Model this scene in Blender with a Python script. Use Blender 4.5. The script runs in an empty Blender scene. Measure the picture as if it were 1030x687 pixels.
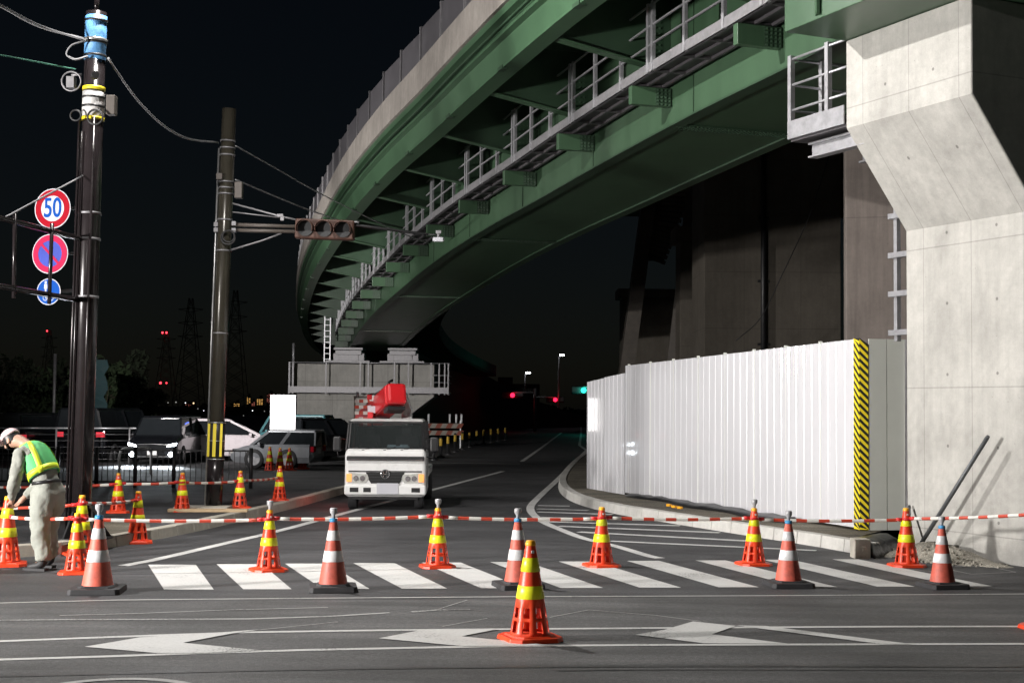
import bpy, bmesh, math, random
from mathutils import Vector, Matrix, Quaternion
random.seed(7)
S = bpy.context.scene
COL = S.collection
rad = math.radians

# ------------------------------------------------------------------ camera
CAM_H, PITCH, ROLL, FPX = 1.9, rad(2.70), rad(0.5), 1430.0
r0 = Vector((1, 0, 0)); u0 = Vector((0, -math.sin(PITCH), math.cos(PITCH))); FWD = Vector((0, math.cos(PITCH), math.sin(PITCH)))
CR = r0 * math.cos(ROLL) + u0 * math.sin(ROLL)
CU = u0 * math.cos(ROLL) - r0 * math.sin(ROLL)
cd = bpy.data.cameras.new('camera'); cam = bpy.data.objects.new('camera', cd); COL.objects.link(cam)
cam.matrix_world = Matrix(((CR.x, CU.x, -FWD.x, 0), (CR.y, CU.y, -FWD.y, 0), (CR.z, CU.z, -FWD.z, CAM_H), (0, 0, 0, 1)))
cd.sensor_width = 36.0; cd.lens = FPX / 1030.0 * 36.0; cd.clip_start = 0.1; cd.clip_end = 6000
S.camera = cam

# ------------------------------------------------------------------ world, moonlight, exposure
w = bpy.data.worlds.new('World'); S.world = w; w.use_nodes = True
nt = w.node_tree; bg = nt.nodes['Background']
sky = nt.nodes.new('ShaderNodeTexSky'); sky.sky_type = 'NISHITA'; sky.sun_disc = False
sky.sun_elevation = rad(32); sky.sun_rotation = rad(-100); sky.altitude = 50; sky.dust_density = 1.0
nt.links.new(sky.outputs[0], bg.inputs[0]); bg.inputs[1].default_value = 0.0011
sun = bpy.data.lights.new('moonlight', 'SUN'); sun.energy = 0.004; sun.angle = rad(0.5); sun.color = (1, .95, .88)
so = bpy.data.objects.new('moonlight', sun); COL.objects.link(so)
so.rotation_euler = (rad(55), 0, rad(-80))
S.view_settings.view_transform = 'Standard'; S.view_settings.look = 'None'
S.view_settings.exposure = 0.0; S.view_settings.gamma = 1.0; S.view_settings.use_curve_mapping = False
S.cycles.use_denoising = True
S.cycles.sample_clamp_indirect = 4.0
S.cycles.max_bounces = 6
LAMP_MAIN, LAMP_SIDE, LAMP_BACK, LAMP_YARD = 8500.0, 21000.0, 1700.0, 34000.0

# ------------------------------------------------------------------ pixel -> world helpers (photo coordinates, 1030 x 687)
def ray(px, py):
    return FWD + CR * ((px - 515) / FPX) + CU * ((343.5 - py) / FPX)
def G(px, py, z=0.0):
    d = ray(px, py); t = (z - CAM_H) / d.z
    return Vector((d.x * t, d.y * t, z))
def P3(px, py, Y):
    d = ray(px, py); t = Y / d.y
    return Vector((d.x * t, Y, CAM_H + d.z * t))

# ------------------------------------------------------------------ materials
MATS = {}
def mat(name, col, rough=.6, metal=0.0, var=.12, scale=4.0, bump=0.0, bscale=60.0, spec=.5, emit=None, estr=0.0, coat=0.0, stretch=(1, 1, 1), vary=0.0):
    m = bpy.data.materials.new(name); m.use_nodes = True
    n = m.node_tree.nodes; l = m.node_tree.links; b = n['Principled BSDF']
    b.inputs['Roughness'].default_value = rough; b.inputs['Metallic'].default_value = metal
    b.inputs['Specular IOR Level'].default_value = spec
    if coat: b.inputs['Coat Weight'].default_value = coat; b.inputs['Coat Roughness'].default_value = .05
    tc = n.new('ShaderNodeTexCoord'); mp = n.new('ShaderNodeMapping'); mp.inputs['Scale'].default_value = stretch
    l.new(tc.outputs['Object'], mp.inputs[0])
    no = n.new('ShaderNodeTexNoise'); no.inputs['Scale'].default_value = scale; no.inputs['Detail'].default_value = 6; no.inputs['Roughness'].default_value = .65
    l.new(mp.outputs[0], no.inputs['Vector'])
    cr = n.new('ShaderNodeValToRGB')
    cr.color_ramp.elements[0].position = .3; cr.color_ramp.elements[1].position = .7
    cr.color_ramp.elements[0].color = tuple(c * (1 - var) for c in col) + (1,)
    cr.color_ramp.elements[1].color = tuple(min(1, c * (1 + var)) for c in col) + (1,)
    l.new(no.outputs['Fac'], cr.inputs[0]); l.new(cr.outputs[0], b.inputs['Base Color'])
    rr = n.new('ShaderNodeMapRange'); rr.inputs['To Min'].default_value = max(.02, rough * .8); rr.inputs['To Max'].default_value = min(1, rough * 1.2)
    l.new(no.outputs['Fac'], rr.inputs['Value']); l.new(rr.outputs[0], b.inputs['Roughness'])
    if bump:
        nb = n.new('ShaderNodeTexNoise'); nb.inputs['Scale'].default_value = bscale; nb.inputs['Detail'].default_value = 3
        l.new(mp.outputs[0], nb.inputs['Vector'])
        bp = n.new('ShaderNodeBump'); bp.inputs['Strength'].default_value = bump; bp.inputs['Distance'].default_value = .02
        l.new(nb.outputs['Fac'], bp.inputs['Height']); l.new(bp.outputs[0], b.inputs['Normal'])
    if emit:
        b.inputs['Emission Color'].default_value = emit + (1,); b.inputs['Emission Strength'].default_value = estr
    if vary:
        oi = n.new('ShaderNodeObjectInfo'); mr_ = n.new('ShaderNodeMapRange'); mr_.inputs['To Min'].default_value = 1 - vary; mr_.inputs['To Max'].default_value = 1.05; l.new(oi.outputs['Random'], mr_.inputs['Value'])
        n3 = n.new('ShaderNodeTexNoise'); n3.inputs['Scale'].default_value = 9; n3.inputs['Detail'].default_value = 8; n3.noise_dimensions = '4D'; l.new(tc.outputs['Object'], n3.inputs['Vector']); m3 = n.new('ShaderNodeMath'); m3.operation = 'MULTIPLY'; m3.inputs[1].default_value = 40; l.new(oi.outputs['Random'], m3.inputs[0]); l.new(m3.outputs[0], n3.inputs['W'])
        m4 = n.new('ShaderNodeMapRange'); m4.inputs['From Min'].default_value = .52; m4.inputs['From Max'].default_value = .72; m4.inputs['To Min'].default_value = 0; m4.inputs['To Max'].default_value = .55; l.new(n3.outputs['Fac'], m4.inputs['Value'])
        vs = n.new('ShaderNodeVectorMath'); vs.operation = 'SCALE'; l.new(cr.outputs[0], vs.inputs[0]); l.new(mr_.outputs[0], vs.inputs['Scale'])
        mx = n.new('ShaderNodeMix'); mx.data_type = 'RGBA'; l.new(m4.outputs[0], mx.inputs['Factor']); l.new(vs.outputs[0], mx.inputs['A']); mx.inputs['B'].default_value = tuple(.45 * c + .05 for c in col) + (1,); l.new(mx.outputs['Result'], b.inputs['Base Color'])
    MATS[name] = m
    return m

def N(m, t, **kw):
    x = m.node_tree.nodes.new(t)
    for k, v in kw.items(): setattr(x, k, v)
    return x

def concrete(name, col, jx=0.0, jz=0.0, ox=0.0, oz=0.0, dark=.55, streak=.5, holes=False):
    """cast concrete: blotches, rain streaks, pinholes and formwork joints (jx, jz apart, object space)"""
    m = bpy.data.materials.new(name); m.use_nodes = True; l = m.node_tree.links; b = m.node_tree.nodes['Principled BSDF']
    b.inputs['Roughness'].default_value = .85; b.inputs['Specular IOR Level'].default_value = .3
    tc = N(m, 'ShaderNodeTexCoord')
    def noise(scale, stretch=(1, 1, 1), detail=6):
        mp = N(m, 'ShaderNodeMapping'); mp.inputs['Scale'].default_value = stretch; l.new(tc.outputs['Object'], mp.inputs[0])
        t = N(m, 'ShaderNodeTexNoise'); t.inputs['Scale'].default_value = scale; t.inputs['Detail'].default_value = detail; t.inputs['Roughness'].default_value = .62
        l.new(mp.outputs[0], t.inputs['Vector']); return t.outputs['Fac']
    def mr(v, a, c, lo, hi):
        t = N(m, 'ShaderNodeMapRange'); l.new(v, t.inputs['Value'])
        for i, q in zip(('From Min', 'From Max', 'To Min', 'To Max'), (a, c, lo, hi)): t.inputs[i].default_value = q
        return t.outputs[0]
    def mul(a, c):
        t = N(m, 'ShaderNodeMath', operation='MULTIPLY'); l.new(a, t.inputs[0])
        if isinstance(c, float): t.inputs[1].default_value = c
        else: l.new(c, t.inputs[1])
        return t.outputs[0]
    v = mr(noise(1.1), .3, .7, .8, 1.12)
    v = mul(v, mr(noise(9.0), .3, .75, .9, 1.07))
    v = mul(v, mr(noise(2.2, (3.2, 3.2, .22)), .42, .75, 1.05, 1.05 - .3 * streak))
    v = mul(v, mr(noise(70.0, detail=2), .3, .7, .95, 1.05))
    vo = N(m, 'ShaderNodeTexVoronoi'); vo.inputs['Scale'].default_value = 7.0; l.new(tc.outputs['Object'], vo.inputs['Vector'])
    v = mul(v, mr(vo.outputs['Distance'], .035, .06, .72, 1.0))
    joint = None
    if jx or jz:
        sp = N(m, 'ShaderNodeSeparateXYZ'); l.new(tc.outputs['Object'], sp.inputs[0])
        for ax, step, off, wd in (('X', jx, ox, .010), ('Z', jz, oz, .012)):
            if not step: continue
            a = N(m, 'ShaderNodeMath', operation='ADD'); l.new(sp.outputs[ax], a.inputs[0]); a.inputs[1].default_value = off + 50 * step
            mo = N(m, 'ShaderNodeMath', operation='MODULO'); l.new(a.outputs[0], mo.inputs[0]); mo.inputs[1].default_value = step
            d = N(m, 'ShaderNodeMath', operation='SUBTRACT'); l.new(mo.outputs[0], d.inputs[0]); d.inputs[1].default_value = step / 2
            ab = N(m, 'ShaderNodeMath', operation='ABSOLUTE'); l.new(d.outputs[0], ab.inputs[0])
            q = mr(ab.outputs[0], wd * .4, wd, dark, 1.0)
            v = mul(v, q); joint = q if joint is None else mul(joint, q)
    if holes:
        def dist(ax, step, off):
            a = N(m, 'ShaderNodeMath', operation='ADD'); l.new(sp.outputs[ax], a.inputs[0]); a.inputs[1].default_value = off + 50 * step
            mo = N(m, 'ShaderNodeMath', operation='MODULO'); l.new(a.outputs[0], mo.inputs[0]); mo.inputs[1].default_value = step
            d = N(m, 'ShaderNodeMath', operation='SUBTRACT'); l.new(mo.outputs[0], d.inputs[0]); d.inputs[1].default_value = step / 2
            p = N(m, 'ShaderNodeMath', operation='MULTIPLY'); l.new(d.outputs[0], p.inputs[0]); l.new(d.outputs[0], p.inputs[1]); return p.outputs[0]
        sm = N(m, 'ShaderNodeMath', operation='ADD'); l.new(dist('X', jx, ox + jx * .5), sm.inputs[0]); l.new(dist('Z', jz / 2, oz + .3), sm.inputs[1])
        v = mul(v, mr(sm.outputs[0], .0003, .0006, .5, 1.0))
        wet = N(m, 'ShaderNodeMath', operation='ADD'); l.new(sp.outputs['Z'], wet.inputs[0]); l.new(mr(noise(1.7), .3, .7, -.5, .5), wet.inputs[1])
        v = mul(v, mr(wet.outputs[0], .1, .75, .72, 1.0))
        v = mul(v, mr(noise(.75, (1, 1, .55)), .45, .62, 1.05, .88))
    mx = N(m, 'ShaderNodeVectorMath', operation='SCALE'); mx.inputs[0].default_value = col; l.new(v, mx.inputs['Scale'])
    l.new(mx.outputs[0], b.inputs['Base Color'])
    bp = N(m, 'ShaderNodeBump'); bp.inputs['Strength'].default_value = .25; bp.inputs['Distance'].default_value = .01
    l.new(noise(25.0), bp.inputs['Height']); l.new(bp.outputs[0], b.inputs['Normal'])
    return m

def asphalt(name, col, rough=.75, wear=.25, bump=.35):
    m = bpy.data.materials.new(name); m.use_nodes = True; l = m.node_tree.links; b = m.node_tree.nodes['Principled BSDF']
    tc = N(m, 'ShaderNodeTexCoord')
    def noise(scale, stretch=(1, 1, 1), detail=6):
        mp = N(m, 'ShaderNodeMapping'); mp.inputs['Scale'].default_value = stretch; l.new(tc.outputs['Object'], mp.inputs[0])
        t = N(m, 'ShaderNodeTexNoise'); t.inputs['Scale'].default_value = scale; t.inputs['Detail'].default_value = detail
        l.new(mp.outputs[0], t.inputs['Vector']); return t.outputs['Fac']
    def mr(v, a, c, lo, hi):
        t = N(m, 'ShaderNodeMapRange'); l.new(v, t.inputs['Value'])
        for i, q in zip(('From Min', 'From Max', 'To Min', 'To Max'), (a, c, lo, hi)): t.inputs[i].default_value = q
        return t.outputs[0]
    def mul(a, c):
        t = N(m, 'ShaderNodeMath', operation='MULTIPLY'); l.new(a, t.inputs[0]); l.new(c, t.inputs[1]); return t.outputs[0]
    v = mr(noise(.55), .3, .7, 1 - wear, 1 + wear)
    v = mul(v, mr(noise(1.6, (.18, 2.2, 1)), .35, .7, 1 - wear * .8, 1 + wear * .6))
    v = mul(v, mr(noise(110.0, detail=3), .35, .68, .55, 1.55))
    v = mul(v, mr(noise(24.0, detail=4), .35, .7, .76, 1.28))
    vo = N(m, 'ShaderNodeTexVoronoi'); vo.inputs['Scale'].default_value = 85.0; l.new(tc.outputs['Object'], vo.inputs['Vector'])
    v = mul(v, mr(vo.outputs['Distance'], .08, .32, 2.1, .9))
    v = mul(v, mr(noise(.9, (.10, 1.0, 1), 4), .56, .66, 1.0, .74))          # long dark drip and tyre stains
    v = mul(v, mr(noise(3.1, (1, 1, 1), 3), .66, .72, 1.0, .78))             # oil spots
    mx = N(m, 'ShaderNodeVectorMath', operation='SCALE'); mx.inputs[0].default_value = col; l.new(v, mx.inputs['Scale'])
    l.new(mx.outputs[0], b.inputs['Base Color'])
    l.new(mr(noise(1.2), .3, .7, rough - .12, min(1, rough + .1)), b.inputs['Roughness'])
    bp = N(m, 'ShaderNodeBump'); bp.inputs['Strength'].default_value = bump; bp.inputs['Distance'].default_value = .012
    l.new(noise(75.0, detail=3), bp.inputs['Height']); l.new(bp.outputs[0], b.inputs['Normal'])
    return m

def roadpaint(name, col, wear=.5):
    """thermoplastic line paint, worn through in specks to the asphalt colour"""
    m = bpy.data.materials.new(name); m.use_nodes = True; l = m.node_tree.links; b = m.node_tree.nodes['Principled BSDF']
    b.inputs['Roughness'].default_value = .6
    tc = N(m, 'ShaderNodeTexCoord')
    n1 = N(m, 'ShaderNodeTexNoise'); n1.inputs['Scale'].default_value = 45; n1.inputs['Detail'].default_value = 5; l.new(tc.outputs['Object'], n1.inputs['Vector'])
    n2 = N(m, 'ShaderNodeTexNoise'); n2.inputs['Scale'].default_value = 1.3; n2.inputs['Detail'].default_value = 5; l.new(tc.outputs['Object'], n2.inputs['Vector'])
    ad = N(m, 'ShaderNodeMath', operation='ADD'); l.new(n1.outputs['Fac'], ad.inputs[0]); l.new(n2.outputs['Fac'], ad.inputs[1])
    r = N(m, 'ShaderNodeValToRGB'); l.new(ad.outputs[0], r.inputs[0])
    e = r.color_ramp.elements
    e[0].position = .5 + .25 * wear; e[0].color = (.09, .09, .088, 1); e[1].position = .62 + .28 * wear; e[1].color = tuple(c * .85 for c in col) + (1,)
    x = r.color_ramp.elements.new(.97); x.color = col + (1,)
    sc = N(m, 'ShaderNodeMath', operation='MULTIPLY'); l.new(ad.outputs[0], sc.inputs[0]); sc.inputs[1].default_value = .85
    l.new(sc.outputs[0], r.inputs[0]); l.new(r.outputs[0], b.inputs['Base Color'])
    bp = N(m, 'ShaderNodeBump'); bp.inputs['Strength'].default_value = .2; bp.inputs['Distance'].default_value = .01
    l.new(n1.outputs['Fac'], bp.inputs['Height']); l.new(bp.outputs[0], b.inputs['Normal'])
    return m

def emis(name, col, s):
    return mat(name, tuple(c * .4 for c in col), .4, var=.02, emit=col, estr=s)

m_road_new = asphalt('new_asphalt', (.050, .050, .053), .72, .32)
m_road_old = asphalt('worn_asphalt', (.086, .086, .086), .74, .36)
m_walk = asphalt('pavement_asphalt', (.05, .05, .053), .8, .15)
m_soil = asphalt('bare_soil', (.13, .115, .085), .95, .35, .8)
m_earth = asphalt('dark_earth', (.03, .033, .025), .95, .35, .5)
m_paint = roadpaint('white_road_paint', (.60, .60, .585), .3)
m_paint_worn = roadpaint('worn_road_paint', (.42, .42, .41), .62)
m_seal = roadpaint('old_line_paint', (.50, .50, .48), .3)
m_chalk = roadpaint('survey_chalk', (.40, .40, .39), .45)
m_gravel = asphalt('crushed_stone', (.30, .28, .235), .95, .3, 1.0)
m_kerb = concrete('kerb_concrete', (.46, .43, .37), streak=.3)
m_kerbw = concrete('new_kerb_concrete', (.50, .49, .46), streak=.3)
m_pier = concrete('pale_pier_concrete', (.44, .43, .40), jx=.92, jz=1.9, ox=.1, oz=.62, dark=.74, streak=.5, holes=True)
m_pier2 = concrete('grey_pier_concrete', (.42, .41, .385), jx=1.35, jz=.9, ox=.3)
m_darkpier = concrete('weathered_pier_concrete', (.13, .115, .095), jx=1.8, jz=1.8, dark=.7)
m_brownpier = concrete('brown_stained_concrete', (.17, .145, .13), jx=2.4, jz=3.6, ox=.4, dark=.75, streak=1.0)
m_parapet = concrete('parapet_concrete', (.30, .275, .25), streak=.8)
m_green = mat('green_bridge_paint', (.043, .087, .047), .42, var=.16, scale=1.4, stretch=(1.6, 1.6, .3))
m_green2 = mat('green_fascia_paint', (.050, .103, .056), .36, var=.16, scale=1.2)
m_greend = mat('shaded_green_paint', (.028, .057, .032), .45, var=.2, scale=1.2)  # darker copy of the bridge green: shade put into ribs, soffit and plates
m_galv = mat('galvanised_steel', (.42, .42, .44), .42, .55, var=.18, scale=9)
m_galvd = mat('dull_galvanised_steel', (.25, .245, .255), .5, .45, var=.2, scale=9)
m_grate = mat('dark_grating', (.07, .065, .07), .6, .3, var=.3, scale=20)
m_screen = mat('grey_screen_panel', (.11, .105, .115), .5, .2, var=.15, scale=2)
m_hoard = mat('white_hoarding_steel', (.63, .63, .655), .25, 0, var=.05, scale=1.6, bump=.015, bscale=2.2, coat=1.0, stretch=(2.2, 2.2, .22))
m_hoard_side = mat('pale_green_hoarding_steel', (.70, .72, .66), .4, 0, var=.04, scale=2)
m_yellow = mat('yellow_tape', (.78, .62, .02), .45, var=.06)
m_yelref = mat('yellow_reflective_band', (.85, .86, .02), .38, var=.05, scale=20, vary=.22)
m_whiref = mat('white_reflective_band', (.72, .72, .72), .38, var=.08, scale=20, vary=.22)
m_orange = mat('orange_cone_plastic', (.82, .062, .015), .42, var=.10, scale=12, vary=.22)
m_orangew = mat('faded_red_cone_plastic', (.60, .115, .075), .55, var=.22, scale=16, vary=.22)
m_redbar = mat('red_bar_plastic', (.52, .055, .025), .45, var=.1, vary=.22)
m_redring = mat('red_ring_plastic', (.55, .02, .02), .45, var=.1)
m_whibar = mat('white_bar_plastic', (.72, .71, .66), .45, var=.1, vary=.22)
m_capy = mat('amber_cap_plastic', (.85, .40, .02), .4, var=.05)
m_capg = mat('clear_lamp_plastic', (.36, .36, .37), .2, var=.15, scale=30)
m_capb = mat('blue_collar_plastic', (.05, .27, .52), .4, var=.06)
m_rubber = mat('black_rubber', (.025, .025, .027), .7, var=.3, scale=12)
m_pole = mat('dark_brown_pole_paint', (.020, .016, .017), .22, .2, var=.15, scale=3)
m_pole2 = mat('olive_brown_pole_paint', (.05, .045, .034), .25, .2, var=.15, scale=3)
m_steel = mat('bare_steel', (.5, .5, .5), .35, .8, var=.15, scale=8)
m_cable = mat('black_cable', (.02, .02, .021), .55, var=.1)
m_cableg = mat('grey_cable', (.28, .28, .29), .5, var=.1)
m_cablet = mat('green_cable', (.12, .40, .28), .5, var=.1)
m_bluewrap = mat('blue_wrap_sheet', (.11, .30, .58), .5, var=.15, scale=12, bump=.5, bscale=14)
m_whitewrap = mat('white_wrap_sheet', (.55, .54, .53), .5, var=.2, scale=14, bump=.7, bscale=18)
m_box = mat('grey_box_paint', (.085, .072, .062), .5, var=.1)
m_sigcover = mat('rust_brown_signal_housing', (.06, .023, .013), .6, var=.12)
m_lens = mat('dark_signal_lens', (.010, .011, .012), .5, var=.1)
m_signred = mat('sign_red', (.32, .008, .018), .8, var=.05, spec=.08)
m_signpink = mat('faded_sign_red', (.42, .02, .07), .8, var=.08, spec=.08)
m_signblue = mat('sign_blue', (.008, .07, .34), .8, var=.05, spec=.08)
m_signlil = mat('faded_sign_blue', (.06, .08, .36), .8, var=.15, spec=.08)
m_signwhite = mat('sign_white', (.52, .52, .56), .8, var=.03, spec=.08)
m_black = mat('black_plastic', (.015, .015, .016), .45, var=.2)
m_tarp = mat('black_sheet', (.014, .014, .015), .35, var=.2, bump=.8, bscale=9)
m_truck = mat('cream_white_truck_paint', (.76, .76, .75), .28, var=.05, coat=.4, scale=2)
m_boom = mat('red_boom_paint', (.58, .012, .018), .32, var=.1, coat=.3, scale=3)
m_glass = mat('dark_glass', (.012, .014, .016), .05, var=.1, spec=.6)
m_seat = mat('dark_seat_cloth', (.05, .05, .055), .8, var=.2)
m_chrome = mat('chrome', (.6, .6, .62), .15, .9, var=.05)
m_lampglass = mat('headlamp_glass', (.55, .55, .52), .12, .2, var=.25, scale=18)
m_amber = emis('amber_lamp', (1.0, .36, .10), 1.3)
m_truckred = emis('red_marker_lamp', (1.0, .06, .03), 6.0)
m_headl = emis('headlamp_lit', (.85, .93, 1.0), 30.0)
m_tail = emis('tail_lamp_lit', (1.0, .05, .08), .5)
m_tailpink = emis('bright_tail_lamp', (1.0, .30, .34), .9)
m_bluelamp = emis('blue_beacon', (.12, .2, 1.0), 6.0)
m_board = emis('lit_panel', (1.0, .97, .95), 5.0)
m_redsig = emis('red_signal', (1.0, .012, .05), 4.0)
m_greensig = emis('green_signal', (.02, .9, .65), 2.6)
m_streetl = emis('street_lamp_lit', (.95, .97, 1.0), 20.0)
m_warn = emis('red_warning_lamp', (1.0, .04, .06), 5.0)
m_citylight = emis('warm_town_lamp', (1.0, .68, .36), 2.2)
m_cityw = emis('white_town_lamp', (.9, .95, 1.0), 3.0)
m_citydim = emis('dim_town_lamp', (.85, .85, .8), .5)
m_winlit = emis('lit_window', (1.0, .55, .16), .9)
m_winred = emis('reddish_lit_window', (1.0, .30, .22), .35)
m_bldg = mat('dark_building', (.03, .028, .028), .8, var=.2)
m_carblk = mat('black_car_paint', (.006, .0065, .008), .2, var=.1, coat=.5)
m_carwht = mat('white_car_paint', (.55, .50, .53), .28, var=.03, coat=.4)
m_carslv = mat('silver_car_paint', (.22, .23, .25), .35, .2, var=.1, coat=.3)
m_carteal = mat('teal_van_paint', (.05, .16, .18), .35, var=.15, coat=.3)
m_fence = mat('black_fence_paint', (.022, .022, .024), .45, .2, var=.2)
m_whitepipe = mat('white_pipe_paint', (.72, .73, .74), .35, var=.06)
m_pipe = mat('grey_pipe', (.10, .105, .11), .45, .3, var=.1)
m_leaf = mat('leaves', (.03, .05, .02), .8, var=.45, scale=1.2)
m_leaf2 = mat('dark_leaves', (.022, .032, .016), .8, var=.4, scale=1.5)
m_bark = mat('bark', (.07, .055, .04), .9, var=.3)
m_skin = mat('skin', (.42, .24, .17), .55, var=.08, scale=20)
m_cloth = mat('grey_work_cloth', (.25, .255, .225), .85, var=.14, scale=7, bump=.6, bscale=16)
m_clothl = mat('pale_work_trousers', (.27, .28, .245), .85, var=.12, scale=6, bump=.6, bscale=14)
m_vestg = mat('green_vest_mesh', (.10, .50, .16), .7, var=.08, scale=30)
m_vesty = mat('lime_vest_tape', (.68, .86, .04), .5, var=.05, scale=30)
m_boot = mat('black_boots', (.022, .022, .023), .6, var=.3)
m_helmet = mat('white_pink_cap', (.70, .52, .53), .5, var=.08)
m_maroon = mat('dark_maroon_screen', (.10, .035, .03), .7, var=.2)
m_trestle = mat('dark_trestle_steel', (.07, .06, .05), .6, .2, var=.25)
m_lampbody = mat('lamp_housing', (.3, .3, .31), .4, .4, var=.05)
m_timber = mat('pale_timber', (.45, .33, .2), .75, var=.2, scale=6, stretch=(1, 8, 8))
m_dullred = mat('dimmed_red_board', (.20, .05, .03), .8, var=.3)  # barricade red and white darkened to imitate weak light on the far boards
m_dullwhite = mat('dimmed_white_board', (.24, .23, .20), .8, var=.3)
m_dullyel = mat('dimmed_yellow_band', (.34, .22, .02), .7, var=.25)  # marker post yellow, with the dim light put into its colour
m_tealsheet = mat('teal_net', (.006, .03, .035), .8, var=.2)

# ------------------------------------------------------------------ mesh builder
class MB:
    def __init__(s): s.v = []; s.f = []; s.mi = []; s.sm = []
    def add(s, vs, fs, mi=0, smooth=False):
        o = len(s.v); s.v += [Vector(v) for v in vs]
        for f in fs: s.f.append(tuple(i + o for i in f)); s.mi.append(mi); s.sm.append(smooth)
    def box(s, c, d, mi=0, rot=None):
        c = Vector(c); x, y, z = (q / 2 for q in d)
        vs = [Vector((a * x, b * y, e * z)) for a in (-1, 1) for b in (-1, 1) for e in (-1, 1)]
        if rot is not None: vs = [rot @ v for v in vs]
        s.add([c + v for v in vs], [(0, 1, 3, 2), (4, 6, 7, 5), (0, 4, 5, 1), (2, 3, 7, 6), (0, 2, 6, 4), (1, 5, 7, 3)], mi)
    def quad(s, a, b, c, d, mi=0): s.add([a, b, c, d], [(0, 1, 2, 3)], mi)
    def hexa(s, vs, mi=0):
        """eight corners: bottom ring of four, top ring of four"""
        s.add(vs, [(3, 2, 1, 0), (4, 5, 6, 7), (0, 1, 5, 4), (1, 2, 6, 5), (2, 3, 7, 6), (3, 0, 4, 7)], mi)
    def bar(s, p, q, w, h, mi=0, up=Vector((0, 0, 1))):
        p, q = Vector(p), Vector(q); t = (q - p).normalized()
        a = t.cross(up)
        if a.length < 1e-4: a = t.cross(Vector((1, 0, 0)))
        a.normalize(); b = a.cross(t).normalized(); a *= w / 2; b *= h / 2
        s.hexa([p - a - b, p + a - b, p + a + b, p - a + b, q - a - b, q + a - b, q + a + b, q - a + b], mi)
    def tube(s, pts, r, n=8, mi=0, caps=True):
        pts = [Vector(p) for p in pts]; rs = r if isinstance(r, (list, tuple)) else [r] * len(pts)
        vs = []; ref = None
        for i, p in enumerate(pts):
            t = (pts[min(i + 1, len(pts) - 1)] - pts[max(i - 1, 0)])
            t = t.normalized() if t.length > 1e-9 else Vector((0, 0, 1))
            if ref is None:
                ref = t.cross(Vector((0, 0, 1)))
                if ref.length < .05: ref = t.cross(Vector((1, 0, 0)))
            a = (ref - t * ref.dot(t))
            if a.length < 1e-6: a = t.orthogonal()
            a.normalize(); ref = a; b = t.cross(a)
            for k in range(n):
                q = 2 * math.pi * k / n; vs.append(p + (a * math.cos(q) + b * math.sin(q)) * rs[i])
        fs = []
        for i in range(len(pts) - 1):
            for k in range(n):
                fs.append((i * n + k, i * n + (k + 1) % n, (i + 1) * n + (k + 1) % n, (i + 1) * n + k))
        s.add(vs, fs, mi, True)
        if caps:
            m = len(pts) - 1
            s.add([vs[k] for k in range(n)], [tuple(reversed(range(n)))], mi); s.add([vs[m * n + k] for k in range(n)], [tuple(range(n))], mi)
    def lathe(s, prof, c=(0, 0, 0), n=24, mi=0, skip=None, smooth=True):
        """prof: (radius, z); skip(i, k) drops a face"""
        c = Vector(c); vs = []
        for r, z in prof:
            for k in range(n):
                q = 2 * math.pi * k / n; vs.append(c + Vector((r * math.cos(q), r * math.sin(q), z)))
        fs = []
        for i in range(len(prof) - 1):
            for k in range(n):
                if skip and skip(i, k): continue
                fs.append((i * n + k, i * n + (k + 1) % n, (i + 1) * n + (k + 1) % n, (i + 1) * n + k))
        s.add(vs, fs, mi, smooth)
    def disc(s, c, nrm, r, n=28, mi=0, t=.004, sx=1.0):
        c = Vector(c); nrm = Vector(nrm).normalized(); a = nrm.cross(Vector((0, 0, 1)))
        if a.length < .01: a = Vector((1, 0, 0))
        a.normalize(); b = a.cross(nrm); b = -b if b.z < 0 else b
        f = [c + nrm * t / 2 + (a * math.cos(2 * math.pi * k / n) * sx + b * math.sin(2 * math.pi * k / n)) * r for k in range(n)]
        g = [v - nrm * t for v in f]
        s.add(f + g, [tuple(range(n)), tuple(reversed(range(n, 2 * n)))] + [(k, k + n, (k + 1) % n + n, (k + 1) % n) for k in range(n)], mi)
    def ring(s, c, nrm, R, r, n=20, m=6, mi=0):
        c = Vector(c); nrm = Vector(nrm).normalized(); a = nrm.orthogonal().normalized(); b = nrm.cross(a)
        vs = []; fs = []
        for i in range(n):
            q = 2 * math.pi * i / n; d = a * math.cos(q) + b * math.sin(q)
            for k in range(m):
                e = 2 * math.pi * k / m; vs.append(c + d * (R + r * math.cos(e)) + nrm * r * math.sin(e))
        for i in range(n):
            for k in range(m):
                fs.append((i * m + k, ((i + 1) % n) * m + k, ((i + 1) % n) * m + (k + 1) % m, i * m + (k + 1) % m))
        s.add(vs, fs, mi, True)
    def prism(s, poly, z0, z1, mi=0):
        """poly: xy points"""
        n = len(poly); a = [Vector((p[0], p[1], z0)) for p in poly]; b = [Vector((p[0], p[1], z1)) for p in poly]
        s.add(a + b, [tuple(reversed(range(n))), tuple(range(n, 2 * n))] + [(k, (k + 1) % n, (k + 1) % n + n, k + n) for k in range(n)], mi)
    def extr(s, poly, d, mi=0):
        """poly: 3-D points of a planar outline, swept by vector d"""
        n = len(poly); a = [Vector(p) for p in poly]; b = [p + Vector(d) for p in a]
        s.add(a + b, [tuple(reversed(range(n))), tuple(range(n, 2 * n))] + [(k, (k + 1) % n, (k + 1) % n + n, k + n) for k in range(n)], mi)
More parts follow.
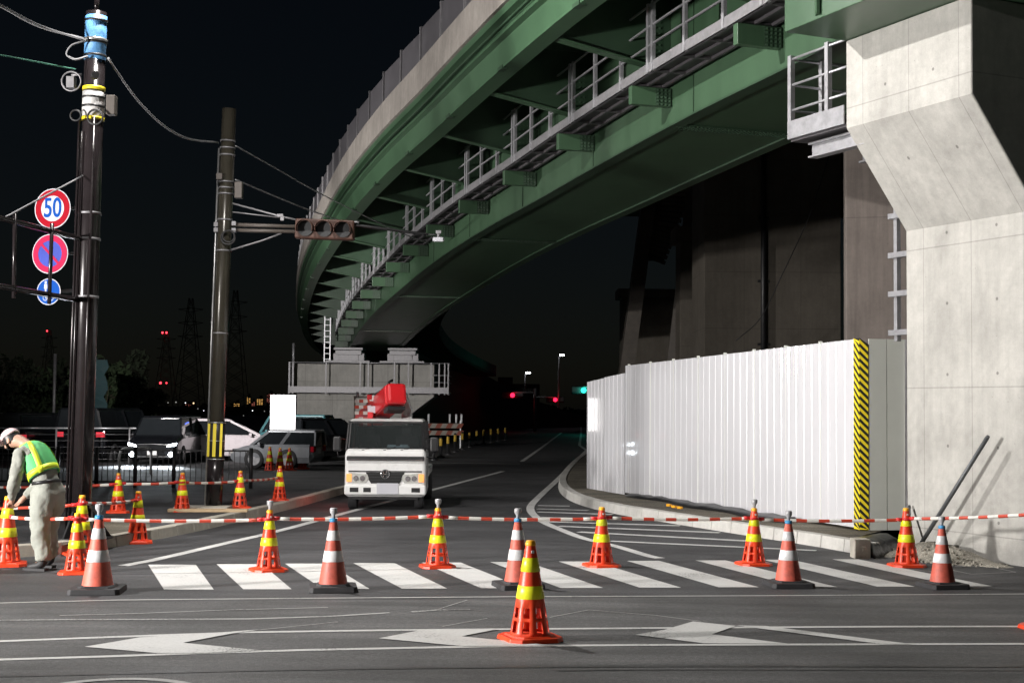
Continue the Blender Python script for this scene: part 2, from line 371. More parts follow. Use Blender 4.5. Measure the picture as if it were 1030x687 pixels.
    def loft(s, secs, mi=0, closed=True, caps=True, smooth=False):
        n = len(secs[0]); vs = [Vector(p) for q in secs for p in q]; fs = []
        for i in range(len(secs) - 1):
            for k in range(n if closed else n - 1):
                fs.append((i * n + k, i * n + (k + 1) % n, (i + 1) * n + (k + 1) % n, (i + 1) * n + k))
        if caps and closed: fs += [tuple(reversed(range(n))), tuple(range((len(secs) - 1) * n, len(secs) * n))]
        s.add(vs, fs, mi, smooth)
    def blob(s, c, rx, ry, rz, mi=0, n=12, m=8):
        c = Vector(c); prof = []
        vs = []
        for i in range(m + 1):
            t = math.pi * i / m
            for k in range(n):
                q = 2 * math.pi * k / n
                vs.append(c + Vector((rx * math.sin(t) * math.cos(q), ry * math.sin(t) * math.sin(q), -rz * math.cos(t))))
        fs = [(i * n + k, i * n + (k + 1) % n, (i + 1) * n + (k + 1) % n, (i + 1) * n + k) for i in range(m) for k in range(n)]
        s.add(vs, fs, mi, True)

def obj(name, mb, mats, parent=None, off=None, bevel=0.0, recalc=True):
    """link the builder as ONE mesh object; off moves its points (world -> local of its thing)"""
    me = bpy.data.meshes.new(name)
    vs = [v - off for v in mb.v] if off is not None else mb.v
    me.from_pydata([tuple(v) for v in vs], [], mb.f)
    if not isinstance(mats, (list, tuple)): mats = [mats]
    for m in mats: me.materials.append(m)
    for p, mi, sm in zip(me.polygons, mb.mi, mb.sm): p.material_index = mi; p.use_smooth = sm
    bm = bmesh.new(); bm.from_mesh(me)
    if any(mb.sm) : bmesh.ops.remove_doubles(bm, verts=bm.verts, dist=1e-5)
    if recalc: bmesh.ops.recalc_face_normals(bm, faces=bm.faces)
    bm.to_mesh(me); bm.free(); me.update()
    o = bpy.data.objects.new(name, me); COL.objects.link(o)
    if parent is not None: o.parent = parent
    if bevel:
        b = o.modifiers.new('bevel', 'BEVEL'); b.width = bevel; b.segments = 2; b.limit_method = 'ANGLE'; b.angle_limit = rad(40)
    return o
def tag(o, label, cat, group=None, kind=None):
    if label: o['label'] = label
    if cat: o['category'] = cat
    if group: o['group'] = group
    if kind: o['kind'] = kind
    return o
def thing(name, label, cat, loc=(0, 0, 0), rotz=0.0, group=None):
    o = bpy.data.objects.new(name, None); COL.objects.link(o); o.location = loc; o.rotation_euler = (0, 0, rotz)
    o.empty_display_size = .2
    return tag(o, label, cat, group)
def single(name, mb, mats, label, cat, group=None, bevel=0.0):
    xs = [v.x for v in mb.v]; ys = [v.y for v in mb.v]; zs = [v.z for v in mb.v]
    off = Vector(((min(xs) + max(xs)) / 2, (min(ys) + max(ys)) / 2, min(zs)))
    o = obj(name, mb, mats, None, off, bevel); o.location = off
    return tag(o, label, cat, group)
def struct(name, mb, mats):
    o = obj(name, mb, mats); o['kind'] = 'structure'; return o
def dup(root, loc, rotz=0.0, label=None, group=None, scale=1.0):
    r = root.copy(); COL.objects.link(r); r.location = loc; r.rotation_euler = (0, 0, rotz); r.scale = (scale,) * 3
    if label: r['label'] = label
    if group: r['group'] = group
    for ch in list(root.children):
        c = ch.copy(); COL.objects.link(c); c.parent = r
        for g in list(ch.children):
            d = g.copy(); COL.objects.link(d); d.parent = c
    return r
def sheet(pts, z):
    return [Vector((p[0], p[1], z)) for p in pts]

# ================================================================== THE SETTING
mb = MB(); mb.add(sheet([(-3000, -200), (3000, -200), (3000, 4500), (-3000, 4500)], -.04), [(0, 1, 2, 3)]); struct('ground', mb, m_earth)
bl, br_ = G(0, 606.5), G(1030, 597.5)
bd = (br_ - bl).normalized(); BL, BR = bl - bd * 60, br_ + bd * 60
mb = MB(); mb.add(sheet([(-66, -60), (70, -60), BR, BL], 0), [(0, 1, 2, 3)]); struct('main_road', mb, m_road_old)
mb = MB(); mb.add(sheet([BL, BR, (70, 60), (30, 420), (-90, 420)], 0), [(0, 1, 2, 3, 4)]); struct('side_road', mb, m_road_new)

def path_pts(px): return [G(*p) for p in px]
def resample(pts, step):
    out = [pts[0].copy()]; acc = 0.0
    for a, b in zip(pts, pts[1:]):
        L = (b - a).length; d = (b - a) / L; s = step - acc
        while s <= L: out.append(a + d * s); s += step
        acc = (acc + L) % step if L + acc >= step else acc + L
    return out
def smooth(pts, n=6):
    """Catmull-Rom through the points"""
    P = [pts[0] * 2 - pts[1]] + pts + [pts[-1] * 2 - pts[-2]]; out = []
    for i in range(1, len(P) - 2):
        a, b, c, d = P[i - 1:i + 3]
        for k in range(n):
            t = k / n
            out.append(.5 * ((2 * b) + (c - a) * t + (2 * a - 5 * b + 4 * c - d) * t * t + (3 * b - a - 3 * c + d) * t ** 3))
    out.append(pts[-1].copy()); return out
def kerb(name, pts, side, wdt, hgt, m, step=.6):
    q = resample(pts, step); mb = MB()
    for a, b in zip(q, q[1:]):
        d = (b - a).normalized(); nrm = Vector((-d.y, d.x, 0)) * side; g = d * .006
        a2, b2 = a + g, b - g; top = Vector((0, 0, hgt + random.uniform(-.003, .003))); lean = nrm * .025
        mb.hexa([a2 + Vector((0, 0, -.03)), b2 + Vector((0, 0, -.03)), b2 + nrm * wdt + Vector((0, 0, -.03)), a2 + nrm * wdt + Vector((0, 0, -.03)),
                 a2 + lean + top, b2 + lean + top, b2 + nrm * wdt + top, a2 + nrm * wdt + top])
    o = struct(name, mb, m); bv = o.modifiers.new('bevel', 'BEVEL'); bv.width = .012; bv.segments = 2; bv.limit_method = 'ANGLE'
    return q
KL = smooth(path_pts([(-40, 563.5), (20, 560.5), (60, 557.5), (110, 551), (155, 543), (200, 534), (250, 522.5), (300, 510), (345, 497)])) + [Vector((-3.1, 36, 0)), Vector((-3.0, 39, 0))]
KR = smooth(path_pts([(872, 559), (820, 549.5), (760, 540), (720, 533.5), (680, 527), (620, 517), (584, 508), (567, 499.5), (561.5, 491), (563.5, 483), (570, 474), (578, 466), (588, 458)])) + [Vector((4.2, 75, 0)), Vector((6, 110, 0)), Vector((8.2, 155, 0))]
kerb('kerb_stones', KL, 1, .2, .15, m_kerb); kerb('curved_kerb_stones', KR, -1, .2, .17, m_kerbw)
def off_path(pts, d):
    out = []
    for i, p in enumerate(pts):
        t = (pts[min(i + 1, len(pts) - 1)] - pts[max(i - 1, 0)]).normalized(); out.append(p + Vector((-t.y, t.x, 0)) * d)
    return out
def fan(name, pts, z, m):
    mb = MB(); mb.add(sheet(pts, z), [tuple(range(len(pts)))])
    me_o = struct(name, mb, m); bm = bmesh.new(); bm.from_mesh(me_o.data); bmesh.ops.triangulate(bm, faces=bm.faces); bm.to_mesh(me_o.data); bm.free()
    return me_o
lp = off_path(KL, .19)
fan('pavement', lp + [Vector((-3.3, 39.2, 0)), Vector((-30, 39.2, 0)), Vector((-45, 30, 0)), Vector((-30, 19.2, 0))], .142, m_walk)
rp = off_path(KR, -.19)
k0 = G(872, 559)
fan('verge', [k0 + Vector((.19, .2, 0))] + rp[1:] + [Vector((40, 155, 0)), Vector((40, 26, 0)), Vector((9, 21.6, 0)), Vector((5.6, 21.2, 0)), Vector((5.0, 20.2, 0))], .160, m_soil)
# bare strip of earth behind the near end of the kerb
mb = MB(); pts = [G(62, 548, .15), G(104, 541, .15), G(152, 533, .15), G(150, 526, .15), G(110, 522, .15), G(66, 527, .15)]
mb.add(sheet(pts, .147), [tuple(range(6))]); struct('dirt_patch', mb, m_soil)

# ---- painted markings, each sheet 4 mm above the road
ZP = .004
def strip(mb, pts, wd, z):
    L = off_path(pts, wd / 2); R = off_path(pts, -wd / 2)
    for i in range(len(pts) - 1): mb.quad(*sheet([R[i], R[i + 1], L[i + 1], L[i]], z))
def poly_mark(mb, px, z): mb.add(sheet([G(*p) for p in px], z), [tuple(range(len(px)))])
mb = MB()
for i in range(11):
    x0, x1 = 149 + 68.8 * i, 149 + 68.8 * i + 48 - 2.2 * i
    yt = 568 - .55 * i; yb = 593 - .33 * i; b0 = 165 + 79.7 * i; b1 = b0 + 50 - 1.35 * i
    poly_mark(mb, [(b0, yb), (b1, yb), (x1, yt), (x0, yt)], ZP)
struct('crosswalk_marking', mb, m_paint)
mb = MB()
edge = smooth(path_pts([(664, 561.5), (652, 559), (620, 549.5), (589, 542), (566, 533.5), (547.5, 525.5), (537, 518), (533.5, 512), (536, 506), (546, 496), (558, 485), (570, 473), (582, 461), (590, 453)]), 5) + [Vector((3.6, 75, 0)), Vector((5.4, 110, 0)), Vector((7.6, 155, 0))]
strip(mb, edge, .15, ZP); struct('edge_line_marking', mb, m_paint)
mb = MB()
for a, b in [((541, 508.7), (573, 509.2)), ((540.5, 512), (592, 513.5)), ((541, 515.2), (617, 517.7)), ((543, 520.5), (648, 523.5)), ((549, 525), (684, 529)), ((562, 529.5), (724, 536)), ((582, 535.3), (754, 544.5)), ((614, 544.5), (821, 554))]:
    A, B = G(*a), G(*b); strip(mb, [A, B], .15 if A.y < 22 else .19, ZP * 2)
struct('hatched_zone_marking', mb, m_paint)
mb = MB(); strip(mb, smooth(path_pts([(124, 569), (160, 562), (220, 548), (280, 534), (345, 516.5), (430, 494), (506, 474)]), 4), .15, ZP); struct('lane_line_marking', mb, m_paint)
mb = MB(); strip(mb, [G(525, 464), G(545, 450), G(565, 435)], .15, ZP)
strip(mb, [G(430, 465.5), G(523, 466.5)], .15, ZP); struct('far_lane_marking', mb, m_paint)
mb = MB()
strip(mb, path_pts([(-60, 647), (0, 645), (80, 642), (160, 639), (250, 636), (380, 634), (515, 632.8), (760, 631), (900, 630.3), (1090, 630)]), .085, ZP)
strip(mb, path_pts([(-60, 667), (0, 663.5), (100, 660.5), (200, 657), (300, 654), (420, 651.5), (515, 649.8), (640, 648.8), (760, 648.4), (900, 648), (1090, 647.5)]), .085, ZP)
struct('median_line_marking', mb, m_paint)
mb = MB()
poly_mark(mb, [(85, 651), (112, 646.5), (141, 641.5), (230, 636), (262, 633.5), (229, 638.5), (184, 647), (260, 654.5), (204, 657.5), (158, 657.5)], ZP * 2)
poly_mark(mb, [(381, 642.5), (425, 634), (500, 633.5), (464, 640.5), (560, 650), (466, 650.5)], ZP * 2)
poly_mark(mb, [(639, 639), (668, 634), (697, 625.5), (740, 630), (716, 638.5), (793, 648), (708, 647.5)], ZP * 2)
poly_mark(mb, [(740, 629.5), (770, 630), (918, 648.5), (888, 648.5)], ZP * 2)
struct('arrow_marking', mb, m_paint)
mb = MB()
strip(mb, path_pts([(-60, 608.5), (0, 606.5), (120, 603.5), (300, 601.8), (515, 600.2), (760, 599.2), (1090, 597)]), .05, ZP)
struct('old_line_marking', mb, m_seal)
mb = MB()
strip(mb, path_pts([(-60, 624.5), (60, 623.3), (150, 623), (250, 622.5), (330, 620), (392, 616.3)]), .06, ZP)
strip(mb, path_pts([(414, 615.5), (440, 613.5), (473, 613)]), .07, ZP)
strip(mb, path_pts([(60, 619), (140, 617), (230, 613.5), (330, 611)]), .03, ZP)
struct('faded_line_marking', mb, m_paint_worn)
mb = MB()
for l_ in ([(553, 621), (592, 613.5)], [(592, 613.5), (660, 619), (705, 625)], [(440, 613), (470, 603.5)], [(445, 630), (490, 622)],
           [(262, 633.5), (340, 625.5)], [(960, 570), (991, 569)], [(991, 569), (1022, 575.5)], [(1022, 575.5), (977, 577.5)], [(977, 577.5), (945, 571)], [(955, 577), (908, 571.5)]):
    strip(mb, path_pts(l_), .018, ZP)
struct('survey_line_marking', mb, m_chalk)
mb = MB(); strip(mb, smooth(path_pts([(-60, 681), (120, 677), (300, 673), (520, 670.5), (760, 669.5), (1090, 670)]), 8), .10, ZP); strip(mb, smooth(path_pts([(560, 674.5), (700, 673.5), (1090, 674.5)]), 8), .035, ZP)
struct('tar_seam', mb, asphalt('tar_seam_asphalt', (.048, .048, .048), .6, .3))
mb = MB(); c = G(112, 700); mb.lathe([(.62, 0), (.62, .004), (.54, .0045)], (c.x, c.y, .001), 40, smooth=False)
mh = single('manhole_ring', mb, m_chalk, 'pale ring round a manhole at the bottom edge of the road', 'manhole')
# a rounded asphalt tongue and gravel in front of the pier
def heap(name, c, rx, ry, h, m, label, cat, rot=0.0, n=36):
    mb = MB(); rings = 9; vs = []; fs = []
    for i in range(rings + 1):
        t = i / rings
        for k in range(n):
            q = 2 * math.pi * k / n
            wob = 1 + .12 * math.sin(3 * q + 1) + .08 * math.sin(5 * q) + random.uniform(-.03, .03)
            z = h * (math.cos(t * math.pi) * .5 + .5) * (1 + random.uniform(-.18, .18)) if i < rings else -.02
            x, y = rx * t * wob * math.cos(q), ry * t * wob * math.sin(q)
            vs.append((c.x + x * math.cos(rot) - y * math.sin(rot), c.y + x * math.sin(rot) + y * math.cos(rot), max(z, -.02)))
    for i in range(rings):
        for k in range(n): fs.append((i * n + k, i * n + (k + 1) % n, (i + 1) * n + (k + 1) % n, (i + 1) * n + k))
    mb.add(vs, fs, 0, True)
    for k in range(420):                                            # loose stones on the heap
        q = random.uniform(0, 6.283); t = math.sqrt(random.random()) * 1.02
        x, y = rx * t * math.cos(q), ry * t * math.sin(q); s = random.uniform(.008, .022)
        z = max(0, h * (math.cos(min(t, 1) * math.pi) * .5 + .5))
        mb.box((c.x + x * math.cos(rot) - y * math.sin(rot), c.y + x * math.sin(rot) + y * math.cos(rot), z + s * .3), (s * 1.6, s * 1.3, s), 0,
               Matrix.Rotation(random.uniform(0, 3), 3, 'Z') @ Matrix.Rotation(random.uniform(0, 1), 3, 'X'))
    o = single(name, mb, m, label, cat); o['kind'] = 'stuff'; return o

# ================================================================== PALE PIER beside the hoarding
U = Vector((-.415, .910, 0)); NN = Vector((-.910, -.415, 0))            # along the bridge, and out of the pier's face
PIER0 = Vector((5.47, 19.7, 0)); PROT = math.atan2(-.910, .415)
pier = thing('concrete_pier', 'pale concrete pier with a flared overhanging cap beside the white hoarding', 'pier', PIER0, PROT)
mb = MB(); prof = [(0, -.3), (0, 4.41), (-1.02, 5.76), (-1.02, 6.97), (7.5, 6.97), (7.5, 5.7), (3.3, 4.5), (3.3, -.3)]
mb.extr([(0, y, z) for y, z in prof], (2.42, 0, 0)); obj('pier_shaft', mb, m_pier, pier, bevel=.02)
# ladder on the far side of the shaft
mb = MB(); mb.bar((-.40, .18, 2.9), (-.40, .18, 5.0), .07, .07); mb.bar((-.22, .43, 2.9), (-.22, .43, 5.0), .04, .04)
for z in (3.02, 3.57, 4.12, 4.68):
    mb.bar((-.50, .14, z), (.0, .14, z), .09, .075); mb.bar((-.40, .18, z), (-.22, .43, z), .04, .04)
obj('ladder_rail', mb, m_galv, pier)
plat = obj('access_platform', (lambda b: (b.box((-.66, -.32, 5.82), (1.28, 1.35, .05)), b)[1])(MB()), m_grate, pier)
mb = MB(); mb.box((-.68, -1.03, 5.96), (1.3, .02, .26)); mb.box((-1.33, -.35, 5.96), (.02, 1.36, .26)); obj('toe_board', mb, m_galv, plat)
for x, y in ((-1.29, -1.0), (-.42, -1.0), (-1.29, -.45), (-1.29, .28)):
    mb = MB(); mb.bar((x, y, 5.84), (x, y, 7.05), .075, .075); obj('rail_post', mb, m_galv, plat)
for z in (6.25, 6.62, 7.0):
    mb = MB(); mb.tube([(0, -1.0, z), (-1.29, -1.0, z), (-1.29, .35, z)], .02, 8); obj('hand_rail', mb, m_galv, plat)
for y in (-.78, .12):
    mb = MB(); mb.box((-.45, y, 5.74), (1.25, .16, .025)); mb.box((-.45, y, 5.55), (1.25, .16, .025)); mb.box((-.45, y, 5.645), (1.25, .02, .165)); obj('support_beam', mb, m_galv, plat)

# ================================================================== CURVED GREEN RAMP BRIDGE
TAB = [(17.0, 5.35), (19.3, 4.66), (20.8, 4.17), (23.7, 3.1), (28, 1.7), (31.5, .63), (35.4, -.6), (40, -1.88), (45.3, -3.15), (57, -5.65), (69.3, -7.75), (80, -9.15), (90, -9.75), (102, -9.2), (116, -6.9), (130, -3.2), (145, 1.6), (160, 7.0)]
ZT = [(17, 7.19), (19.3, 7.1), (70, 5.0), (80, 4.58), (92, 3.95), (105, 3.15), (120, 2.1), (140, .8), (160, -.2)]
def lin(t, Y):
    for (a, b), (c, d) in zip(t, t[1:]):
        if Y <= c: return b + (d - b) * (Y - a) / (c - a)
    return t[-1][1]
def AX(Y):
    i = max(1, min(len(TAB) - 3, next((k for k in range(len(TAB)) if TAB[k][0] > Y), len(TAB) - 1) - 1))
    (x0, y0), (x1, y1), (x2, y2), (x3, y3) = TAB[i - 1], TAB[i], TAB[i + 1], TAB[i + 2]
    t = (Y - x1) / (x2 - x1); m1 = (y2 - y0) / (x2 - x0); m2 = (y3 - y1) / (x3 - x1); h = x2 - x1
    return (2 * t ** 3 - 3 * t * t + 1) * y1 + (t ** 3 - 2 * t * t + t) * h * m1 + (-2 * t ** 3 + 3 * t * t) * y2 + (t ** 3 - t * t) * h * m2
def frame(Y):
    e = .05; t = Vector((AX(Y + e) - AX(Y - e), 2 * e, 0)).normalized()
    return Vector((AX(Y), Y, lin(ZT, Y))), Vector((-t.y, t.x, 0)), t
def bp(Y, o, h):
    p, l, t = frame(Y); return p + l * o + Vector((0, 0, h))
# stations equally spaced along the curve
ST = [19.45]
while ST[-1] < 118:
    p, l, t = frame(ST[-1]); ST.append(ST[-1] + .935 * t.y)
BO = bp(70, -1.2, 0); BO.z = 4.1
bridge = thing('ramp_bridge', 'curved green steel ramp bridge with grey screens along its deck and a railed walkway below', 'bridge', BO)
def sweep(prof, ys, mi=0, mb=None, closed=True):
    mb = mb or MB(); mb.loft([[bp(y, o, h) for o, h in prof] for y in ys], mi, closed=closed, caps=closed); return mb
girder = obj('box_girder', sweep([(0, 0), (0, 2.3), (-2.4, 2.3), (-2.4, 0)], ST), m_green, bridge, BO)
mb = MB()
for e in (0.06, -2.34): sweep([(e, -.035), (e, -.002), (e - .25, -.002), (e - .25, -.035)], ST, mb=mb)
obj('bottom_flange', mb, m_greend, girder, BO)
for s in range(5, 62, 5):
    Y = ST[s]; p, l, t = frame(Y); mb = MB(); mb.bar(bp(Y, .002, .03), bp(Y, .002, 2.27), .03, .008, up=t); obj('weld_seam', mb, m_greend, girder, BO)
# splice plates with bolt rows across the soffit and webs
for s in (6, 20, 34, 48):
    mb = MB(); Y = ST[s]; p, l, t = frame(Y)
    for k in range(30):
        for dt in (-.12, -.05, .05, .12):
            q = bp(Y, -.08 - k * .077, -.022) + t * dt; mb.box(q, (.03, .03, .03))
    mb.hexa([bp(Y, -.06, -.016) - t * .19, bp(Y, -2.36, -.016) - t * .19, bp(Y, -2.36, -.016) + t * .19, bp(Y, -.06, -.016) + t * .19, bp(Y, -.06, -.003) - t * .19, bp(Y, -2.36, -.003) - t * .19, bp(Y, -2.36, -.003) + t * .19, bp(Y, -.06, -.003) + t * .19]); obj('splice_plate', mb, m_greend, girder, BO)
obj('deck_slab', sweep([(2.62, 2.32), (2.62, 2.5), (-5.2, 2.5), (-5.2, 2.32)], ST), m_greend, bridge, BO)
eb = obj('edge_beam', sweep([(2.74, 2.2), (2.74, 2.06), (2.60, 2.06), (2.60, 1.86), (2.68, 1.84), (2.68, 1.78), (2.56, 1.76), (2.50, 1.36), (2.54, 1.34), (2.54, 1.29), (2.20, 1.29), (2.20, 1.34), (2.44, 1.36), (2.44, 2.2)], ST), m_green2, bridge, BO)
for s in range(4, 60, 4):
    Y = ST[s]; p, l, t = frame(Y); mb = MB()
    mb.bar(bp(Y, 2.50, 1.31) - t * .14, bp(Y, 2.50, 1.31) + t * .14, .12, .07); obj('joint_plate', mb, m_greend, eb, BO)
obj('edge_pipe', sweep([(2.72, 1.90), (2.72, 1.94), (2.66, 1.94), (2.66, 1.90)], ST), m_greend, eb, BO)
barrier = obj('parapet', sweep([(2.80, 2.21), (2.78, 2.9), (2.58, 2.9), (2.55, 2.51), (2.55, 2.21)], ST), m_parapet, bridge, BO)
obj('parapet', sweep([(-5.0, 2.51), (-5.0, 3.2), (-5.2, 3.2), (-5.2, 2.3)], ST), m_parapet, bridge, BO)
scr = bpy.data.objects.new('wind_screen', None); COL.objects.link(scr); scr.parent = bridge
for s in range(0, len(ST) - 2, 2):
    a, b_ = ST[s], ST[s + 2]; mb = MB(); p, l, t = frame(a)
    A, B = bp(a, 2.68, 2.9) + t * .03, bp(b_, 2.68, 2.9) - t * .03; B.z = A.z = max(A.z, B.z) - .02
    hh = .74
    mb.hexa([A - l * .015, B - l * .015, B + l * .015, A + l * .015] + [v + Vector((0, 0, hh)) for v in (A - l * .015, B - l * .015, B + l * .015, A + l * .015)])
    obj('screen_panel', mb, m_screen, scr, BO)
    if s < 80:
        mb = MB(); q = bp(a, 2.69, 2.88); mb.bar(q, q + Vector((0, 0, .84)), .09, .07, up=t); obj('screen_post', mb, m_galvd, scr, BO)
# cross ribs under the overhanging deck
for s in range(2, 72, 4):
    Y = ST[s]; p, l, t = frame(Y)
    mb = MB(); pl = [bp(Y, .01, .95), bp(Y, 2.42, 1.40), bp(Y, 2.42, 2.31), bp(Y, .01, 2.31)]
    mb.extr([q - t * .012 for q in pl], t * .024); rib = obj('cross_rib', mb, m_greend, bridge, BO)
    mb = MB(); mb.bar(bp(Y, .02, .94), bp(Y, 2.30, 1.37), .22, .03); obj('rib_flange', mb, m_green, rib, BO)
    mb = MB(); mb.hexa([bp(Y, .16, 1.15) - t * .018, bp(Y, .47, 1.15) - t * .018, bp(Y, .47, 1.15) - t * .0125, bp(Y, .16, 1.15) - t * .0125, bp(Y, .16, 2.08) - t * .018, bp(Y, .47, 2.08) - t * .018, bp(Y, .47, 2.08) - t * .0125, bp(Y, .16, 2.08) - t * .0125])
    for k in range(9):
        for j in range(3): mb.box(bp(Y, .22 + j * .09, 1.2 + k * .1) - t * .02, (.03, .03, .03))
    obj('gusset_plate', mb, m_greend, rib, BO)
    if s + 2 < len(ST):                                            # stiffener half way between the ribs
        Y2 = ST[s + 2]; mb = MB(); mb.bar(bp(Y2, .02, 1.9), bp(Y2, 1.1, 2.05), .1, .05); obj('stiffener', mb, m_green, bridge, BO)
    mb = MB()                                                      # bracket that carries the walkway
    mb.hexa([bp(Y, .012, .32) - t * .07, bp(Y, .77, .32) - t * .07, bp(Y, .77, .32) + t * .07, bp(Y, .012, .32) + t * .07,
             bp(Y, .012, .64) - t * .07, bp(Y, .77, .64) - t * .07, bp(Y, .77, .64) + t * .07, bp(Y, .012, .64) + t * .07])
    br = obj('walkway_bracket', mb, m_green, bridge, BO, bevel=.008)
    mb = MB(); mb.hexa([bp(Y, .02, .325) - t * .077, bp(Y, .32, .325) - t * .077, bp(Y, .32, .325) - t * .0705, bp(Y, .02, .325) - t * .0705, bp(Y, .02, .635) - t * .077, bp(Y, .32, .635) - t * .077, bp(Y, .32, .635) - t * .0705, bp(Y, .02, .635) - t * .0705])
    for k in range(5):
        for j in range(4): mb.box(bp(Y, .06 + j * .075, .345 + k * .062) - t * .083, (.034, .034, .034))
    obj('gusset_plate', mb, m_greend, br, BO)
WS = [y for y in ST if y < 73]
walk = obj('inspection_walkway', sweep([(.04, .70), (.78, .70), (.78, .735), (.04, .735)], WS), m_grate, bridge, BO)
for o_ in (.12, .42, .70):
    mb = sweep([(o_, .65), (o_, .698), (o_ + .05, .698), (o_ + .05, .65)], WS); obj('stringer', mb, m_grate, walk, BO)
mb = MB()
for y in WS: mb = MB(); mb.bar(bp(y, .1, .672), bp(y, .75, .672), .05, .045); obj('cross_bearer', mb, m_grate, walk, BO)
obj('toe_board', sweep([(.80, .655), (.80, .82), (.785, .82), (.785, .655)], WS), m_galvd, walk, BO)
for h_ in (1.1, 1.42, 1.78):
    obj('hand_rail', sweep([(.80, h_), (.80, h_ + .03), (.77, h_ + .03), (.77, h_)], WS), m_galv, walk, BO)
L_ = 0.0; ycur = WS[1]; k = 0
while ycur < 72:
    p, l, t = frame(ycur)
    for d in ((-.09, .09) if k % 3 == 0 else (0,)):
        mb = MB(); q = bp(ycur, .785, .66) + t * d; mb.bar(q, q + Vector((0, 0, 1.17)), .06, .075, up=t); obj('rail_post', mb, m_galv, walk, BO)
    ycur += 1.26 * t.y; k += 1

# near-side box girder that rests on the pier's cap and runs over the camera's right
mb = MB(); X0 = PIER0 + NN * 2.02; z0 = 6.975
a = X0 + U * .02; b = X0 - U * 22; c = b - NN * 6; d = a - NN * 6
NB = (a + d) / 2; NB.z = z0
ng = thing('girder_span', 'green box girder span resting on top of the pale concrete pier', 'bridge', NB)
mb.hexa([Vector((q.x, q.y, z0)) for q in (a, b, c, d)] + [Vector((q.x, q.y, z0 + 2.4)) for q in (a, b, c, d)]); obj('box_girder', mb, m_green2, ng, NB, bevel=.01)
mb = MB()
for s in (.75, 2.3, 3.8, 5.3): 
    q = a - U * s + NN * .02; mb.bar(Vector((q.x, q.y, z0 + .05)), Vector((q.x, q.y, z0 + 2.35)), .12, .04)
obj('web_stiffener', mb, m_green, ng, NB)

# ================================================================== GREY PIER under the far end of the girder
PY = 70.0
def at(px, py, Y=PY): return P3(px, py, Y)
gl, gr = at(298, 440).x, at(410, 440).x; cr_ = at(436, 440).x; zt = at(370, 365.5).z; zc = at(370, 392).z
GP = Vector(((gl + gr) / 2, PY, 0))
gp = thing('grey_pier', 'grey concrete bridge pier with a railed cap behind the white boom truck', 'pier', GP)
mb = MB(); pr = [(gl, -.3), (gr, -.3), (gr, at(410, 419).z), (cr_, at(435, 399).z), (cr_, zc + .05), (cr_, zt), (gl, zt)]
mb.extr([(x, PY, z) for x, z in pr], (0, 3.6, 0)); obj('pier_shaft', mb, m_pier2, gp, GP, bevel=.02)
for cx_ in (349, 404):
    mb = MB(); x = at(cx_, 350).x; y = PY + 1.2
    mb.box((x, y, zt + .07), (2.2, 1.9, .14)); mb.box((x, y, zt + .55), (1.3, 1.2, .22)); mb.box((x, y, zt + .30), (.95, .9, .3)); mb.box((x, y, zt + .74), (1.45, 1.3, .12))
    for sx in (-.62, .62): mb.box((x + sx, y, zt + .33), (.3, .8, .38))
    obj('bearing', mb, m_galvd, gp, GP, bevel=.01)
xl, xr = at(293, 390).x, at(452, 390).x; yf = PY - .75; zr = zc - .08
mb = MB(); mb.box(((xl + xr) / 2, yf + .37, zr - .03), (xr - xl, .74, .05)); mb.box(((xr + cr_) / 2, PY + 1.2, zr - .03), (xr - cr_, 2.6, .05))
pl2 = obj('access_platform', mb, m_galvd, gp, GP)
mb = MB(); mb.box(((xl + xr) / 2, yf - .02, zr + .06), (xr - xl, .04, .30)); obj('toe_board', mb, m_galvd, pl2, GP)
for k, px in enumerate((293.5, 297, 330, 364, 372, 398, 412, 434.5, 442.5, 448, 451.5)):
    x = at(px, 380).x; mb = MB(); mb.bar((x, yf, zr - .15), (x, yf, zt + .02), .11, .06 if k > 1 else .08, up=Vector((1, 0, 0))); obj('rail_post', mb, m_galvd, pl2, GP)
for z in (zr + .45, zr + .8, zt):
    mb = MB(); mb.tube([(at(436, 380).x, yf, z), (xr, yf, z), (xr, PY + 2.2, z)] if z < zt else [(xl, yf, z), (xr, yf, z), (xr, PY + 2.2, z)], .028, 6); obj('hand_rail', mb, m_galv, pl2, GP)
mb = MB(); x = at(297.5, 350).x; mb.tube([(x, yf, zt - .2), (x, yf, at(297, 346).z)], .06, 8); obj('upright_pipe', mb, m_galv, gp, GP)
mb = MB(); x = at(325.5, 350).x
for dx in (0, .28): mb.bar((x + dx, PY + .3, zt), (x + dx, PY + .3, at(325, 316).z), .05, .05)
for k in range(8): mb.bar((x, PY + .3, zt + .2 + k * .28), (x + .28, PY + .3, zt + .2 + k * .28), .03, .03)
obj('ladder', mb, m_galv, gp, GP)

# ================================================================== retaining wall below the far ramp
mb = MB(); ys = [y for y in ST if y > 92] + [122, 128, 134, 140, 148, 156]
A_ = [bp(y, -2.9, 0) for y in ys]
mb.loft([[Vector((p.x, p.y, -.1)), Vector((p.x, p.y, p.z + 3.0 * max(0, min(1, (p.z + .6) / 3)) + .4)), Vector((p.x - 1.2, p.y + .8, p.z + 3.0 * max(0, min(1, (p.z + .6) / 3)) + .4)), Vector((p.x - 1.2, p.y + .8, -.1))] for p in A_])
single('retaining_wall', mb, m_maroon, 'dark reddish wall of the ramp sloping down to the far road', 'wall')

